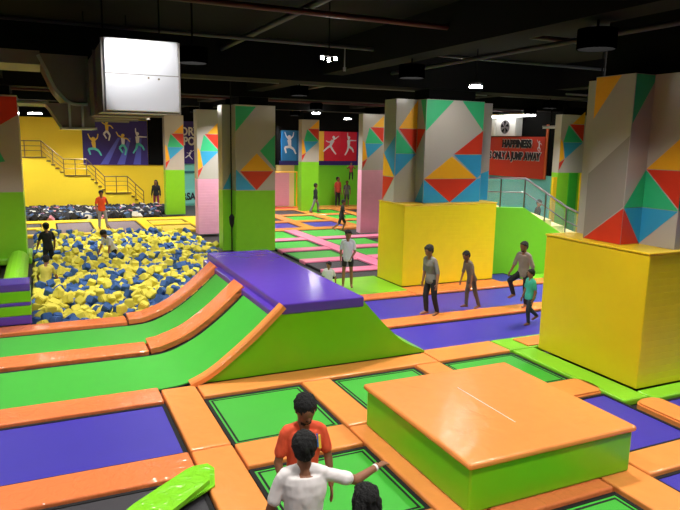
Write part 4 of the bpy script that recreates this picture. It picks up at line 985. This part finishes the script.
person('boy in a teal shirt striding across the front blue runway', (10.25, 11.35, FL), 1.3, head_to=(0, -1, -.1), yaw=face_to(-.95, .1), shirt=(60, 176, 150), pants=(40, 50, 58), hair='thick', girth=1.02, la=((.12, .1, -1), (.05, -.3, -1)), ra=((-.12, -.05, -1), (0, -.4, -1)), ll=((.05, -.28, -1), (.02, .1, -1)), rl=((-.05, .22, -1), (-.02, .9, -.8)))
person('girl with a ponytail in a white shirt and black shorts', (7.8, 16.15, 0), 1.62, head_to=(.2, -.9, -.35), yaw=face_to(-.5, -1), shirt=(206, 204, 222), pants=(20, 18, 22), legs='short', hair='pony', girth=.88, la=((.12, -.1, -1), (-.35, -.6, -.5)), ra=((-.12, 0, -1), (0, -.3, -1)))
person('child in a white top sitting low behind the purple ramp top', (7.3, 16.35, 0), 1.2, head_to=(-.4, -1, -.1), yaw=face_to(-.6, -1), shirt=(220, 214, 220), pants=(60, 60, 80), hair='thick', ll=((.15, -1, .05), (0, -.75, -.25)), rl=((-.15, -1, .05), (0, -.75, -.25)), la=((.3, .2, -1), (.1, -.3, -1)), ra=((-.3, .2, -1), (-.1, -.3, -1)), lean=(0, .1, 1), sub_z=.14)
person('boy in black running past the far pink pillar', (12.55, 26.75, 0), 1.5, head_to=(.1, -1, -.2), yaw=face_to(1, -.5), shirt=(24, 26, 26), pants=(36, 34, 36), legs='knee', hair='short', girth=.9, lean=(0, -.12, 1), ll=((.05, -.5, -1), (.02, .3, -1)), rl=((-.05, .3, -1), (-.02, .9, -.7)), la=((.15, .4, -1), (.05, -.5, -.6)), ra=((-.15, -.4, -1), (-.05, -.7, -.2)))
person('man in a dark shirt and pale jeans walking by the small green pillar', (14.4, 34.3, 0), 1.72, head_to=(.3, -1, -.1), yaw=face_to(1, -.3), shirt=(20, 28, 34), pants=(120, 124, 134), sleeve='long', hair='short', ll=((.05, -.45, -1), (.02, .0, -1)), rl=((-.05, .35, -1), (-.02, .45, -1)))
person('tall man in a red shirt standing on the walkway by the green back wall', (17.3, 37.5, 0), 1.85, head_to=(.3, -1, 0), yaw=face_to(.3, -1), shirt=(190, 62, 44), pants=(22, 22, 26), hair='short', la=((.2, .1, -1), (.1, -.1, -1)))
person('boy in a grey shirt standing right of the man in red', (17.95, 37.5, 0), 1.6, head_to=(-.2, -1, 0), yaw=face_to(-.3, -1), shirt=(86, 84, 86), pants=(50, 50, 56), legs='knee', hair='short', girth=.9)
person('child in red and black jumping high before the yellow wall patch', (17.93, 36.9, 1.7), 1.15, head_to=(-.3, -1, -.1), yaw=face_to(-.4, -1), shirt=(140, 38, 44), pants=(20, 20, 24), hair='short', ll=((.1, -.4, -1), (.05, .5, -.9)), rl=((-.1, -.3, -1), (-.05, .4, -.9)), la=((.5, -.1, -.7), (.2, -.4, .3)), ra=((-.5, -.1, -.7), (-.2, -.4, .3)))
person('man in a bright orange shirt and jeans on the yellow deck behind the foam pit', (2.42, 30.9, 0), 1.7, head_to=(-.2, -1, -.2), yaw=face_to(.2, -1), shirt=(244, 84, 34), pants=(150, 150, 158), hair='thick', la=((.25, -.3, -.9), (-.3, -.5, .6)), ra=((-.25, .0, -1), (.0, -.3, -.7)), ll=((.2, -.1, -1), (.1, .1, -1)))
person('man dressed in black wading in the foam pit near the green pillar', (.08, 23.9, 0), 1.7, head_to=(.1, -1, -.1), yaw=face_to(-.4, 1), shirt=(16, 16, 18), pants=(20, 20, 24), hair='thick', lean=(0, -.12, 1), la=((.3, -.2, -1), (.1, -.4, -1)), ra=((-.35, -.2, -1), (-.1, -.3, -1)), zoff=0).__getitem__(0).location.z = -.55
person('person in a black and white top bending over in the middle of the foam pit', (2.2, 23.9, -.68), 1.65, head_to=(-.3, -.7, -.7), yaw=face_to(-.9, -.5), shirt=(214, 212, 214), pants=(16, 16, 20), hair='thick', lean=(0, -.5, .85), la=((.2, -.3, -1), (.1, -.3, -1)), ra=((-.3, -.3, -1), (-.1, -.4, -1)), ll=((.1, -.3, -1), (.05, .2, -1)), rl=((-.1, .1, -1), (-.05, .2, -1)))
person('person in a yellow shirt crouching at the left rim of the foam pit', (-.05, 19.9, -.9), 1.6, head_to=(.1, -.9, -.5), yaw=face_to(.3, 1), shirt=(206, 190, 76), pants=(70, 52, 44), hair='thick', lean=(0, -.25, 1), la=((.3, -.2, -1), (.1, -.5, -.7)), ra=((-.3, -.2, -1), (-.1, -.5, -.7)))
person('woman with long hair in a dark dress by the slim green pillar', (6.25, 39.75, -.12), 1.72, head_to=(-.2, -1, 0), yaw=face_to(-.5, -1), shirt=(20, 18, 22), pants=(150, 50, 80), hair='long', sleeve='long')
person('person in black sitting on the landing behind the glass railing', (16.2, 17.9, .98), 1.55, head_to=(-1, -.5, -.1), yaw=face_to(.9, -.42), shirt=(16, 16, 18), pants=(20, 20, 24), hair='thick', sleeve='long', lean=(0, -.1, 1), ll=((.15, -1, .0), (0, -.1, -1)), rl=((-.15, -1, .0), (0, -.1, -1)))
